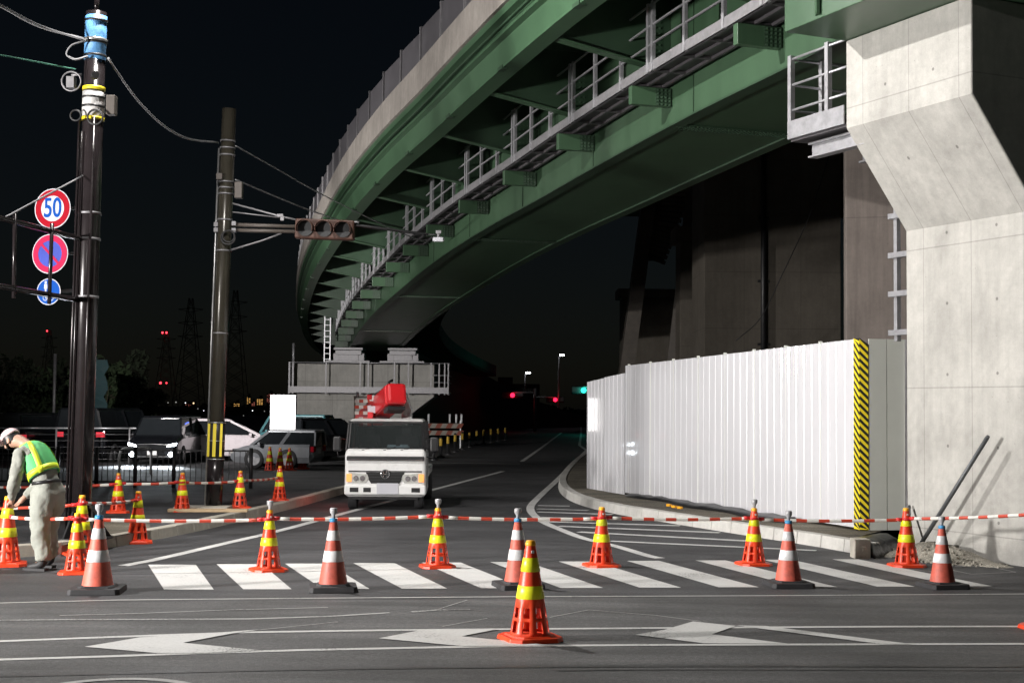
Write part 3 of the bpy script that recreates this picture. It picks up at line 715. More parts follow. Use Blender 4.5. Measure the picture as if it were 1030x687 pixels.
# ================================================================== dark piers under the viaduct behind the hoarding
def box_pier(name, label, pxl, pxr, Y, top, m, depth=3.0, rot=0.0, extra=None):
    xl, xr = P3(pxl, 300, Y).x, P3(pxr, 300, Y).x
    t = thing(name, label, 'pier', ((xl + xr) / 2, Y, 0), rot)
    wd = (xr - xl) / math.cos(rot)
    mb = MB(); mb.box((0, depth / 2, top / 2), (wd, depth, top)); obj('pier_shaft', mb, m, t, bevel=.03)
    if extra: extra(t, wd, depth, top)
    return t
def pipe_extra(t, wd, depth, top):
    mb = MB(); x = -wd / 2 + wd * .43
    mb.tube([(x, -.12, 1.0), (x, -.12, top - .2)], .09, 8)
    for z in range(2, int(top), 2): mb.box((x, -.06, z), (.34, .12, .08))
    obj('drain_pipe', mb, m_black, t)
    mb = MB(); mb.box((0, depth / 2, top + .5), (wd + 1.2, depth + .8, 1.0)); obj('pier_cap', mb, m_darkpier, t)
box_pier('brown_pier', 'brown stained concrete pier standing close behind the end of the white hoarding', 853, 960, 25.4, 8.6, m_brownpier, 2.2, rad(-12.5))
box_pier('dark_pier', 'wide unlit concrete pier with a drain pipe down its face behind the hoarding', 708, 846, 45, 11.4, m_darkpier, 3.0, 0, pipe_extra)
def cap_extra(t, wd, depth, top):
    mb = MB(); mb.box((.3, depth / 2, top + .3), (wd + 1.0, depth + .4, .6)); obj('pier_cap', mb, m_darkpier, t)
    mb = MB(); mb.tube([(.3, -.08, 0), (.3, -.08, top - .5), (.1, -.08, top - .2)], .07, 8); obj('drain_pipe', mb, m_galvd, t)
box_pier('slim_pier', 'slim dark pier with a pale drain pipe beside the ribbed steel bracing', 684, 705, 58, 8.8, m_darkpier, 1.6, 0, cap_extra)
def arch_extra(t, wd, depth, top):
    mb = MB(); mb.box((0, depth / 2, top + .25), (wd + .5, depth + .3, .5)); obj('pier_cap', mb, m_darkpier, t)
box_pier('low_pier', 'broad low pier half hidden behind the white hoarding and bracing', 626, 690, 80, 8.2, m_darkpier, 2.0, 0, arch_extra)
TB = P3(640, 384, 62); TB.z = 0
tr = thing('steel_bracing', 'dark leaning steel strut with slatted bracing under the bridge', 'bracing', TB)
mb = MB(); mb.bar((TB.x - .9, 62, 0), P3(652, 205, 62), .9, .6); obj('strut', mb, m_trestle, tr, TB)
mb = MB(); mb.bar((P3(672, 300, 62).x, 62.2, 2), P3(696, 185, 62), .35, .4); obj('strut', mb, m_trestle, tr, TB)
mb = MB(); cr4 = [P3(640, 262, 62.3), P3(668, 262, 62.3), P3(700, 178, 62.3), P3(655, 190, 62.3)]; mb.extr(cr4, (0, .25, 0)); obj('bracing_plate', mb, m_trestle, tr, TB)
for k in range(16):
    u = (k + .5) / 16; mb = MB(); mb.bar(cr4[0].lerp(cr4[3], u) + Vector((0, -.08, .25)), cr4[1].lerp(cr4[2], u) + Vector((0, -.08, -.25)), .12, .16); obj('bracing_bar', mb, m_darkpier, tr, TB)
# overhead viaduct behind: closes the dark above the piers
VX = P3(760, 100, 52); VB = Vector((VX.x + 4, 52, 11.9))
vt = thing('viaduct', 'unlit viaduct deck carried on the dark piers behind the hoarding', 'bridge', VB)
mb = MB(); mb.box((14, 60, 13.4), (18, 40, 1.2)); obj('deck_slab', mb, m_darkpier, vt, VB)
mb = MB()
for x in (7.5, 11.5, 15.5, 19.5): mb.box((x, 60, 12.35), (.5, 40, .9))
obj('deck_girder', mb, m_trestle, vt, VB)
# thin hanging rope in front of the dark pier
mb = MB(); pts = smooth([P3(836, 150, 40), P3(815, 215, 40), P3(785, 280, 40), P3(765, 320, 40), P3(740, 343, 40)], 5); mb.tube(pts, .014, 6)
single('hanging_rope', mb, m_cable, 'thin rope sagging in front of the wide unlit pier', 'rope')

# ================================================================== WHITE HOARDING
HB = [G(868, 536, .16), G(629, 499, .16), G(590.5, 493, .16)]
HB[0] = Vector((P3(864, 400, 20.9).x, 20.9, 0)); HB[1] = Vector((P3(629, 400, 29.3).x, 29.3, 0)); HB[2] = Vector((P3(590.5, 400, 31.6).x, 31.6, 0))
ht = [2.97, 2.80, 2.58]
hd = thing('site_hoarding', 'long white corrugated steel hoarding on the verge beside the pale pier', 'hoarding', HB[0] + Vector((0, 0, .16)))
def corr(p, q, hp, hq, zb, pitch=.24, dep=.009, out=Vector((0, 0, 0))):
    """profiled steel sheets: flat pans between narrow raised ribs, seen as one skin with thickness"""
    L = (q - p).length; d = (q - p) / L; nrm = Vector((d.y, -d.x, 0)); 
    if nrm.dot(Vector((-1, -1, 0))) < 0: nrm = -nrm
    xs = []; s = 0.0; i = 0
    while s < L - .02:
        xs += [(s, 0), (s + pitch * .58, 0), (s + pitch * .62, dep), (s + pitch * .96, dep)]; s += pitch; i += 1
    xs = [x for x in xs if x[0] < L] + [(L, 0)]
    mb = MB(); secs = []
    for (s, e) in xs:
        b0 = p + d * s + nrm * e; h = hp + (hq - hp) * s / L
        # each sheet leans by a hair, as thin sheets do
        j = int(s / (pitch * 2)); le = math.sin(j * 12.9898) * .004
        secs.append([b0 + Vector((0, 0, zb)), b0 + nrm * le + Vector((0, 0, h)), b0 - nrm * (.02 + e) + Vector((0, 0, h)), b0 - nrm * (.02 + e) + Vector((0, 0, zb))])
    mb.loft(secs); return mb
h0 = hd.location.copy()
obj('sheet_cladding', corr(HB[0], HB[1], ht[0], ht[1], .20, pitch=.24, dep=.008), m_hoard, hd, h0)
mid = (HB[1] + HB[2]) / 2 + Vector((-.03, 0, 0)); q0 = HB[1] + Vector((-.02, .02, 0))
mb = corr(q0, mid, 2.65, 2.58, .14); obj('sheet_cladding', mb, m_hoard, hd, h0)
mb = corr(mid + Vector((0, .01, 0)), HB[2], 2.57, 2.50, .14); obj('sheet_cladding', mb, m_hoard, hd, h0)
HE = Vector((P3(911, 400, 21.0).x, 21.0, 0)); c1 = HB[0] + Vector((.14, -.02, 0))
mb = MB(); n_ = 2
for k in range(2):
    a, b = c1 + (HE - c1) * (k / 2), c1 + (HE - c1) * ((k + 1) / 2) - Vector((.012, 0, 0))
    mb.hexa([a + Vector((0, 0, .17)), b + Vector((0, 0, .17)), b + Vector((0, .03, .17)), a + Vector((0, .03, .17)), a + Vector((0, 0, 2.97)), b + Vector((0, 0, 2.97)), b + Vector((0, .03, 2.97)), a + Vector((0, .03, 2.97))])
obj('end_panel', mb, m_hoard_side, hd, h0)
mb = MB(); mb.box((HE.x + .01, HE.y - .01, 1.57), (.03, .06, 2.8)); obj('end_post', mb, m_galvd, hd, h0)
d_ = (HB[1] - HB[0]).normalized(); nn = Vector((-d_.y, d_.x, 0)); nn = nn if nn.x < 0 else -nn
for k in range(1, 9):
    mb = MB(); q = HB[0] + d_ * (k * 1.08) + nn * .004; h_ = ht[0] + (ht[1] - ht[0]) * k * 1.08 / 8.85
    mb.bar(q + Vector((0, 0, .21)), q + Vector((0, 0, h_ - .005)), .009, .010, up=d_); mb.box(q + Vector((0, 0, h_ + .012)), (.05, .05, .03)); obj('panel_joint', mb, m_hoard_side, hd, h0)
# tiger-striped corner guard: real stripe strips on an L-shaped guard
mb = MB(); cg = HB[0] + Vector((.0, -.03, 0)); fw = .13; hdv = (HB[1] - HB[0]).normalized()
def guard_face(o, d, wd, z0, z1, slope):
    st = .055; z = z0 - wd; i = 0
    while z < z1:
        a, b, c, e = z, z + slope * wd, z + st + slope * wd, z + st
        cl = lambda q: max(z0, min(z1, q))
        if max(cl(c), cl(e)) - min(cl(a), cl(b)) > .001:
            mb.quad(o + Vector((0, 0, cl(a))), o + d * wd + Vector((0, 0, cl(b))), o + d * wd + Vector((0, 0, cl(c))), o + Vector((0, 0, cl(e))), i % 2)
        z += st; i += 1
guard_face(cg, Vector((1, 0, 0)), fw, .18, 2.98, -1.0)
guard_face(cg, hdv, .16, .18, 2.98, 1.0)
obj('corner_guard', mb, [m_yellow, m_black], hd, h0)
# black sheet and the last kerb block beside the hoarding's corner
mb = MB(); A = G(880, 562); B = G(908, 556)
n = 12; secs = []
for i in range(n + 1):
    t = i / n; p = A.lerp(B, t) + Vector((0, .02 * math.sin(i * 1.7), 0)); w_ = .02 * math.sin(i * 2.3)
    secs.append([p + Vector((0, 0, -.01)), p + Vector((.0, .10 + w_, .06 + w_)), p + Vector((0, .22, .15 + w_)), p + Vector((0, .75 + w_, .19 + .6 * abs(w_))), p + Vector((0, 1.2, .165)), p + Vector((0, 1.2, -.01))])
mb.loft(secs, smooth=True); single('plastic_sheet', mb, m_tarp, 'crumpled black plastic sheet between the kerb end and the gravel', 'sheet')
mb = MB(); secs = []; A, B = G(640, 497, .18), G(800, 524, .18)
for i in range(19):
    t = i / 18; p = A.lerp(B, t); w_ = .02 * math.sin(i * 2.1) + .012 * math.sin(i * 5.3); wd = .36 + .1 * math.sin(i * .9)
    secs.append([p + Vector((-wd * .75, -wd * .65, .168 - p.z)), p + Vector((-wd * .4, -wd * .35, .2 + abs(w_) - p.z)), p + Vector((0, 0, .235 + w_ - p.z)), p + Vector((.03, .03, .168 - p.z))])
mb.loft(secs, smooth=True); single('ground_sheet', mb, m_tarp, 'strip of black sheeting lying along the foot of the white hoarding', 'sheet')
kb = G(868, 562); mb = MB(); mb.box((kb.x, kb.y + .14, .115), (.2, .28, .27)); mb.box((kb.x + .01, kb.y - .004, .15), (.05, .012, .015)); mb.box((kb.x + .01, kb.y - .004, .12), (.03, .012, .03))
single('kerb_end_block', mb, m_kerb, 'square concrete block ending the curved kerb below the striped corner', 'kerb block', bevel=.012)
fy = lambda t, o=.05: PIER0 - U * t + NN * o
heap('gravel_heap', fy(1.0, .38), 1.15, .52, .19, m_gravel, 'low heap of crushed stone at the foot of the pale pier', 'gravel', math.atan2(-.91, .415))
mb = MB(); A = fy(.55, .30); A.z = .06; q = fy(1.81, .24); B = Vector((q.x, q.y, P3(1008, 440, q.y).z)); mb.tube([A, B], .029, 10); mb.tube([B, B + (B - A).normalized() * .02], .025, 10)
single('leaning_pipe', mb, m_pipe, 'long grey pipe leaning against the face of the pale pier', 'pipe')
mb = MB(); A = fy(.40, .3); A.z = .1; q = fy(.12, .06); B = Vector((q.x, q.y, .62)); mb.tube([A, B], .018, 8)
single('short_rod', mb, m_pipe, 'short thin rod leaning beside the long grey pipe', 'rod')
mb = MB()
for px, py in ((673, 508.5), (678, 510), (684, 511)):
    c = G(px, py, .2); mb.box((c.x, c.y, .21), (.05, .10, .04), 0, Matrix.Rotation(rad(30), 3, 'Z'))
single('marker_blocks', mb, m_capy, 'small orange marker strip on the black sheeting by the kerb', 'marker')

# ================================================================== CONES AND CONE BARS
CH = .70
def cone_r(z): return .205 - (z - .045) * (.155 / .915)
def oct_plate(mb, hw, cut, z0, z1, mi=0, top=.96):
    p = [(hw, hw - cut), (hw - cut, hw), (cut - hw, hw), (-hw, hw - cut), (-hw, cut - hw), (cut - hw, -hw), (hw - cut, -hw), (hw, cut - hw)]
    a = [Vector((x * CH, y * CH, z0 * CH)) for x, y in p]; b = [Vector((x * CH * top, y * CH * top, z1 * CH)) for x, y in p]
    mb.loft([a, b], mi)
def make_lamp_cap(t, z=1.0):
    mb = MB(); q = CH
    mb.lathe([(.0, (z - .02) * q), (.026 * q, (z - .02) * q), (.026 * q, (z + .05) * q), (.052 * q, (z + .09) * q), (.054 * q, (z + .145) * q), (.04 * q, (z + .155) * q), (.0, (z + .155) * q)], n=14)
    return obj('cone_cap', mb, m_capg, t)
def make_slot_cone(cap):
    t = thing('traffic_cone', 'x', 'traffic cone', (0, 0, 0), 0, 'orange slotted cones with lime bands')
    mb = MB(); oct_plate(mb, .292, .10, 0, .045); oct_plate(mb, .235, .08, .045, .058, top=.9); obj('cone_base', mb, m_orange, t, bevel=.004)
    zs = [.045, .085, .20, .235, .335, .42, .55, .69, .83, .96, .975]
    mb = MB(); mb.lathe([(cone_r(z) * CH, z * CH) for z in zs], n=32, skip=lambda i, k: i in (1, 3) and k % 4 in (0, 1))
    o = obj('cone_body', mb, m_orange, t, recalc=False); so_ = o.modifiers.new('wall', 'SOLIDIFY'); so_.thickness = .007; so_.offset = -1
    for a, b in ((.42, .55), (.69, .83)):
        mb = MB(); mb.lathe([((cone_r(a) + .001) * CH, a * CH), ((cone_r(a) + .005) * CH, (a + .004) * CH), ((cone_r(b) + .005) * CH, (b - .004) * CH), ((cone_r(b) + .001) * CH, b * CH)], n=32); obj('reflective_band', mb, m_yelref, t)
    mb = MB(); mb.lathe([(.052 * CH, .95 * CH), (.056 * CH, .96 * CH), (.047 * CH, 1.0 * CH), (.02 * CH, 1.004 * CH), (0, 1.004 * CH)], n=20); obj('cone_tip', mb, m_capy, t)
    mb = MB(); d = cone_r(.9); mb.box((0, -(d + .002) * CH, .89 * CH), (.02, .006, .02)); obj('cone_sticker', mb, m_whiref, t)
    if cap: make_lamp_cap(t, 1.0)
    return t
def make_rubber_cone(cap=True):
    t = thing('rubber_cone', 'x', 'traffic cone', (0, 0, 0), 0, 'faded red and white cones on black rubber feet')
    mb = MB(); oct_plate(mb, .338, .05, 0, .075, top=.97); oct_plate(mb, .24, .06, .075, .10, top=.9); obj('cone_base', mb, m_rubber, t, bevel=.005)
    r = lambda z: .205 - (z - .08) * (.158 / .90)
    mb = MB(); mb.lathe([(r(z) * CH, z * CH) for z in (.08, .405, .557, .70, .84, .97)] + [(.0, .975 * CH)], n=32); obj('cone_body', mb, m_orangew, t)
    for a, b in ((.405, .557), (.70, .84)):
        mb = MB(); mb.lathe([((r(a) + .001) * CH, a * CH), ((r(a) + .004) * CH, (a + .004) * CH), ((r(b) + .004) * CH, (b - .004) * CH), ((r(b) + .001) * CH, b * CH)], n=32); obj('reflective_band', mb, m_whiref, t)
    mb = MB(); mb.lathe([(.05 * CH, .955 * CH), (.058 * CH, .96 * CH), (.053 * CH, 1.005 * CH), (.02 * CH, 1.006 * CH)], n=20); obj('cone_collar', mb, m_capb, t)
    make_lamp_cap(t, 1.0)
    return t
proto = {}
def put_cone(kind, px, base, top, label, z=0.0, rot=0.0):
    """px centre, base and tip rows read off the photo give the cone's place and size"""
    p = G(px, base - 2.5, z); s = (base - top) / FPX * p.y / CH; s = max(.92, min(1.16, s))
    if kind not in proto:
        t = proto[kind] = make_rubber_cone() if kind == 'rubber' else make_slot_cone(kind == 'capped')
        t.location = p; t.rotation_euler = (0, 0, rot); t.scale = (s,) * 3; t['label'] = label
        return t
    c = dup(proto[kind], p, rot, label, None, s); c.rotation_euler = (random.uniform(-.012, .012), random.uniform(-.012, .012), rot); return c
PVZ = .142
put_cone('plain', 533, 645.5, 546.5, 'orange slotted cone standing alone on the white lines of the main road', rot=.35)
put_cone('plain', 605, 572, 513, 'orange cone with no lamp cap on the crosswalk before the hatched zone', rot=.3)
put_cone('capped', 440, 573, 514, 'grey capped orange cone on the crosswalk in front of the boom truck', rot=.25)
put_cone('capped', 270, 576.5, 516, 'grey capped orange cone on the second crosswalk stripe', rot=.45)
put_cone('capped', 758, 570.5, 514, 'grey capped orange cone before the middle of the white hoarding', rot=.2)
put_cone('plain', 912, 572, 514, 'orange cone in front of the black sheet and kerb end', rot=.1)
put_cone('plain', 6, 571, 502, 'orange cone the bending worker is holding', rot=.3)
put_cone('plain', 77, 579, 519, 'orange cone just behind the pale rubber cone near the worker', rot=.2)
put_cone('plain', 82, 560, 501, 'orange cone hidden behind another orange cone near the worker', rot=.5)
put_cone('plain', 138, 548.5, 497, 'orange cone standing against the near end of the kerb', rot=.25)
put_cone('plain', 118.5, 518, 480, 'orange cone on the pavement beside the dark utility pole', PVZ, .3)
put_cone('plain', 183, 517, 479, 'orange cone on the pavement just before the pole with yellow stripes', PVZ, .2)
put_cone('plain', 241, 513.5, 478, 'orange cone on the pavement just past the pole with yellow stripes', PVZ, .4)
put_cone('plain', 281, 506, 476, 'orange cone at the far end of the pavement cone bars', PVZ, .1)
put_cone('plain', 1057, 636, 545, 'orange cone cut off by the picture edge on the main road', rot=.2)
for q_, (px, b_, t_) in enumerate(((271, 477, 452), (281.5, 476.5, 453), (291, 476, 453), (304, 474, 451))):
    put_cone('plain', px, b_, t_, ['dim orange cone just right of the silver car\'s front wheel', 'dim orange cone between two others before the silver car\'s door', 'dim orange cone before the silver car\'s rear wheel', 'dim orange cone nearest the grey pier, last of the car park row'][q_], 0, .2 * q_)
put_cone('rubber', 98, 598, 522, 'pale red rubber footed cone nearest the bending worker', rot=.1)
put_cone('rubber', 335, 596, 525, 'pale red rubber footed cone on the third crosswalk stripe', rot=.15)
put_cone('rubber', 521, 593, 525, 'pale red rubber footed cone behind the lone orange cone', rot=.25)
put_cone('rubber', 793, 592, 527, 'pale red rubber footed cone before the middle of the hoarding', rot=.1)
put_cone('rubber', 948, 593, 532, 'pale red rubber footed cone before the leaning pipe', rot=.2)

def cone_bar(a, b, label, group, r=.021, pitch=.145, rings=True):
    A, B = Vector(a), Vector(b); L = (B - A).length; d = (B - A) / L; c = (A + B) / 2
    t = thing('cone_bar', label, 'cone bar', c, 0, group)
    mb = MB(); s = .10; i = 1; sag = .02
    P = lambda s: A + d * s - Vector((0, 0, sag * 4 * (s / L) * (1 - s / L)))
    while s < L - .10:
        e = min(L - .10, s + (pitch if i % 2 else pitch * .92)); mb.tube([P(s), P((s + e) / 2), P(e)], r, 10, i % 2, caps=(i == 1 or e >= L - .1)); s = e; i += 1
    obj('striped_tube', mb, [m_redbar, m_whibar], t, c)
    for q in ((A, d), (B, -d)):
        mb = MB(); mb.ring(q[0], (0, 0, 1), .052, .014, 18, 6); mb.tube([q[0] + q[1] * .05, q[0] + q[1] * .13], r * 1.15, 10); obj('end_ring', mb, m_redring, t, c)
    return t
def at_cone(px, y, base, z=0): p = G(px, base - 2.5, z); q = P3(px, y, p.y); return q
G1 = 'red and white cone bars across the road mouth'
row = [(-92, 520, 569), (6, 520.5, 571), (77, 522, 579), (270, 522.5, 576.5), (440, 520, 573), (605, 521.5, 572), (758, 522, 570.5), (912, 522.5, 572), (1075, 515.5, 592)]
lb = ['striped bar leaving the picture behind the bending worker', 'striped bar in front of the bending worker\'s legs', 'striped bar before the near end of the kerb', 'striped bar below the front bumper of the boom truck',
      'striped bar before the empty lane beside the truck', 'striped bar before the curved kerb and hatched zone', 'striped bar before the striped corner of the hoarding', 'striped bar in front of the leaning pipe and pale pier']
for k in range(len(row) - 1): cone_bar(at_cone(*row[k]) + Vector((0, -.005 * (k % 2), .012 * (k % 2))), at_cone(*row[k + 1]) + Vector((0, -.005 * (k % 2), .012 * (k % 2))), lb[k], G1)
G2 = 'red and white cone bars along the pavement'
cone_bar(at_cone(82, 506, 560), at_cone(138, 503, 548.5), 'short striped bar between the kerb cone and the cones by the worker', G2)
cone_bar(at_cone(-70, 512, 560), at_cone(82, 507.5, 560), 'striped bar behind the bending worker at hip height', G2)
row = [(-12, 490, 518), (118.5, 487, 518), (183, 485.5, 517), (241, 483.8, 513.5), (281, 481, 506)]
lb = ['striped bar on the pavement behind the dark utility pole', 'striped bar on the pavement before the white hoop barrier', 'striped bar on the pavement behind the pole with yellow stripes', 'striped bar on the pavement before the silver car']
for k in range(4): cone_bar(at_cone(*row[k], PVZ) + Vector((0, 0, .012 * (k % 2))), at_cone(*row[k + 1], PVZ) + Vector((0, 0, .012 * (k % 2))), lb[k], G2, r=.024)

# ================================================================== UTILITY POLES, SIGNS, SIGNAL
def axis(p0, p1):
    A, B = Vector(p0), Vector(p1); return lambda y_: A + (B - A) * y_
B1 = G(79.5, 541, PVZ); T1 = P3(97, 13, B1.y); h1 = T1.z - B1.z
pole1 = thing('utility_pole', 'dark brown utility pole with blue and white wraps near its top', 'utility pole', B1)
def f1(z): return Vector((0, 0, 0)) + (T1 - B1) * (z / h1)         # local axis point at height z above the base
def zpx(y, Yd): return CAM_H + (411.0 - 3.9 - y) / FPX * Yd
def z1(y): return (P3(88, y, B1.y).z - B1.z)
mb = MB(); mb.tube([f1(-.1), f1(h1 * .5), f1(h1)], [.150, .142, .134], 28); obj('pole_shaft', mb, m_pole, pole1)
mb = MB(); mb.tube([f1(h1), f1(h1 + .25)], .035, 8); obj('top_spike', mb, m_pole, pole1)
def band(par, f, za, zb, r, m, name='wrap'):
    mb = MB(); mb.tube([f(za), f((za + zb) / 2), f(zb)], r, 28); return obj(name, mb, m, par)
band(pole1, f1, z1(61), z1(17), .142, m_bluewrap, 'blue_wrap'); band(pole1, f1, z1(118), z1(93), .146, m_whitewrap, 'white_wrap')
for ya, yb in ((91.5, 88), (121.5, 118.5)): band(pole1, f1, z1(ya), z1(yb), .150, m_yellow, 'yellow_tape')
for y in (23, 45, 58, 100, 109, 216, 242, 300): band(pole1, f1, z1(y), z1(y) + .03, .153, m_black if y < 120 else m_galvd, 'strap')
band(pole1, f1, z1(42.6), z1(39.8), .158, m_steel, 'cable_clamp')
for dx, r_, ztop in ((-.165, .018, z1(122)), (-.10, .014, z1(135)), (.06, .018, z1(120))):
    yy = -.145 if abs(dx) < .15 else -.05
    mb = MB(); mb.tube([f1(.02) + Vector((dx, yy, 0)), f1(ztop * .5) + Vector((dx, yy, 0)), f1(ztop) + Vector((dx, yy, 0))], r_, 8); obj('conduit', mb, m_pole, pole1)
mb = MB(); c = f1(z1(107)); mb.box(c + Vector((.26, -.05, 0)), (.12, .14, .26)); obj('junction_box', mb, m_box, pole1, bevel=.01)
mb = MB(); c = f1(z1(84)); mb.box(c + Vector((-.30, -.02, 0)), (.10, .12, .15)); mb.ring(c + Vector((-.3, -.02, .02)), (0, 1, 0), .13, .012); mb.tube([c + Vector((-.17, 0, .12)), c + Vector((-.3, -.02, .1))], .02, 6); obj('cable_terminal', mb, m_galvd, pole1)
mb = MB(); c = f1(z1(80)); mb.tube([c + Vector((.05, -.17, 0)), c + Vector((.1, -.28, 0))], .05, 10); obj('bolt_cap', mb, m_black, pole1)
mb = MB(); c = f1(z1(121)); mb.ring(c + Vector((.09, -.2, 0)), (0, 1, 0), .1, .014); mb.ring(c + Vector((-.17, -.2, .02)), (0, 1, 0), .07, .012); obj('cable_loop', mb, m_cable, pole1)
mb = MB()
for q in range(6):
    a = q * math.pi / 3 + .3; d = Vector((math.cos(a), math.sin(a), 0)); n_ = Vector((-d.y, d.x, 0)) * .012
    mb.extr([d * .17 - n_ + Vector((0, 0, .01)), d * .42 - n_ + Vector((0, 0, .01)), d * .17 - n_ + Vector((0, 0, .36))], n_ * 2)
mb.lathe([(.44, 0), (.44, .02), (.17, .022)], n=20, smooth=False); obj('base_fins', mb, m_black, pole1)
# bracing frame that carries the round signs: two rails coming towards the viewer, two uprights, one stay
SF = B1.y
def loc1(v): return v - B1
ra = [loc1(P3(84, 241, SF - .05)), loc1(P3(0, 219.5, SF - 1.7)), loc1(P3(-60, 205, SF - 2.6))]
rb = [loc1(P3(80, 302, SF - .05)), loc1(P3(0, 288, SF - 1.7)), loc1(P3(-60, 281, SF - 2.6))]
fr = bpy.data.objects.new('sign_frame', None); COL.objects.link(fr); fr.parent = pole1
for r_ in (ra, rb): mb = MB(); mb.tube(r_, .038, 8); obj('frame_rail', mb, m_pole, fr)
for u in (.385, .82):
    mb = MB(); a = ra[0].lerp(ra[1], u); b = rb[0].lerp(rb[1], u); mb.tube([a + Vector((0, -.05, .1)), b + Vector((0, -.05, -.12))], .026, 8); obj('frame_upright', mb, m_pole, fr)
mb = MB(); mb.tube([loc1(P3(83, 177, SF - .15)), ra[0].lerp(ra[1], .97)], .012, 6); mb.tube([ra[0].lerp(ra[1], .97), loc1(P3(-60, 232, SF - 2.6))], .012, 6); obj('stay_wire', mb, m_cableg, fr)
SN = Vector((-.24, -.971, 0)).normalized(); SA = Vector((-SN.y, SN.x, 0))
def text_mesh(txt, size, m, name, parent, loc, rot, depth=.003, off=0.0):
    cu = bpy.data.curves.new(name, 'FONT'); cu.body = txt; cu.size = size; cu.align_x = 'CENTER'; cu.align_y = 'CENTER'; cu.extrude = depth; cu.offset = off
    ob = bpy.data.objects.new(name + '_tmp', cu); COL.objects.link(ob)
    dg = bpy.context.evaluated_depsgraph_get(); me = bpy.data.meshes.new_from_object(ob.evaluated_get(dg)); bpy.data.objects.remove(ob)
    me.materials.clear(); me.materials.append(m)
    o = bpy.data.objects.new(name, me); COL.objects.link(o); o.parent = parent; o.matrix_local = Matrix.Translation(loc) @ rot.to_4x4()
    return o
RS = Matrix((SA, Vector((0, 0, 1)), SN)).transposed()             # columns: right, up, out of the sign
def sign(px, py, d, Yd, label, build):
    c = P3(px, py, Yd); t = thing('road_sign', label, 'road sign', c)
    mb = MB(); mb.disc((0, 0, 0), SN, d / 2, 40, t=.006); obj('sign_plate', mb, m_signwhite, t)
    mb = MB(); mb.box(-SN * .05, (.08, .06, .3)); mb.bar(-SN * .05, -SN * .05 + Vector((.28 if build != 'ped' else .26, .1, .03)), .04, .04); obj('sign_bracket', mb, m_galvd, t)
    R = d / 2
    def pl(lst, k): return [Vector((0, 0, 0)) + SA * x * R + Vector((0, 0, 1)) * y * R + SN * k for x, y in lst]
    def annulus(ro, ri, m, k, name):
        mb = MB(); n = 48; vs = []
        for i in range(n):
            a = 2 * math.pi * i / n
            vs += pl([(ro * math.cos(a), ro * math.sin(a)), (ri * math.cos(a), ri * math.sin(a))], k)
        mb.add(vs, [(2 * i, (2 * i + 2) % (2 * n), (2 * i + 3) % (2 * n), 2 * i + 1) for i in range(n)]); return obj(name, mb, m, t, recalc=False)
    if build == '50':
        annulus(.95, .64, m_signred, .005, 'red_ring')
        text_mesh('50', .275, m_signblue, 'sign_lettering', t, SN * .006 - Vector((0, 0, .0)), RS @ Matrix.Diagonal((1.0, 1.35, 1)).to_3x3(), .001, .004)
    elif build == 'nopark':
        mb = MB(); mb.disc(SN * .004, SN, R * .72, 40, t=.003); obj('blue_field', mb, m_signlil, t)
        annulus(.95, .66, m_signpink, .0075, 'red_ring')
        mb = MB(); c_, s_ = .7071, .7071
        mb.add(pl([(-.60 + .09, .60), (.60 + .0, -.60 + .09 - .0), (.60 - .09, -.60), (-.60, .60 - .09)], .0095), [(0, 1, 2, 3)]); obj('red_slash', mb, m_signpink, t, recalc=False)
    else:
        mb = MB(); mb.disc(SN * .004, SN, R * .93, 40, t=.003); obj('blue_field', mb, m_signblue, t)
        mb = MB()
        def blob2(x, y, r, n=14): mb.add(pl([(x + r * math.cos(2 * math.pi * i / n), y + r * math.sin(2 * math.pi * i / n)) for i in range(n)], .0075), [tuple(range(n))])
        blob2(-.24, .70, .10); mb.add(pl([(-.36, .58), (-.12, .58), (-.10, .22), (-.18, .22), (-.17, -.02), (-.31, -.02), (-.30, .22), (-.38, .22)], .0075), [tuple(range(8))])
        blob2(.07, .42, .08); mb.add(pl([(-.02, .32), (.16, .32), (.16, .05), (.12, -.10), (.02, -.10), (-.02, .05)], .0075), [tuple(range(6))])
        for x in (-.26, .26):
            n = 20
            for i in range(n):
                a, b = 2 * math.pi * i / n, 2 * math.pi * (i + 1) / n
                mb.add(pl([(x + .2 * math.cos(a), -.48 + .2 * math.sin(a)), (x + .2 * math.cos(b), -.48 + .2 * math.sin(b)), (x + .15 * math.cos(b), -.48 + .15 * math.sin(b)), (x + .15 * math.cos(a), -.48 + .15 * math.sin(a))], .0075), [(0, 1, 2, 3)])
        for a, b in (((-.26, -.48), (-.02, -.48)), ((-.02, -.48), (.16, -.2)), ((-.12, -.24), (.16, -.24)), ((-.26, -.48), (-.1, -.2)), ((.26, -.48), (.14, -.16)), ((.08, -.15), (.22, -.15))):
            dx, dy = b[0] - a[0], b[1] - a[1]; L = math.hypot(dx, dy); nx, ny = -dy / L * .03, dx / L * .03
            mb.add(pl([(a[0] + nx, a[1] + ny), (b[0] + nx, b[1] + ny), (b[0] - nx, b[1] - ny), (a[0] - nx, a[1] - ny)], .0075), [(0, 1, 2, 3)])
        obj('sign_pictogram', mb, m_signwhite, t, recalc=False)
    return t
sign(53, 210, .545, SF + .25, 'round red ringed sign reading 50 above the other signs', '50')
sign(50.5, 255.5, .54, SF + .2, 'round blue sign with a faded red ring and red slash', 'nopark')
sign(49, 293.5, .36, SF + .2, 'small round blue sign with white walkers and a bicycle', 'ped')

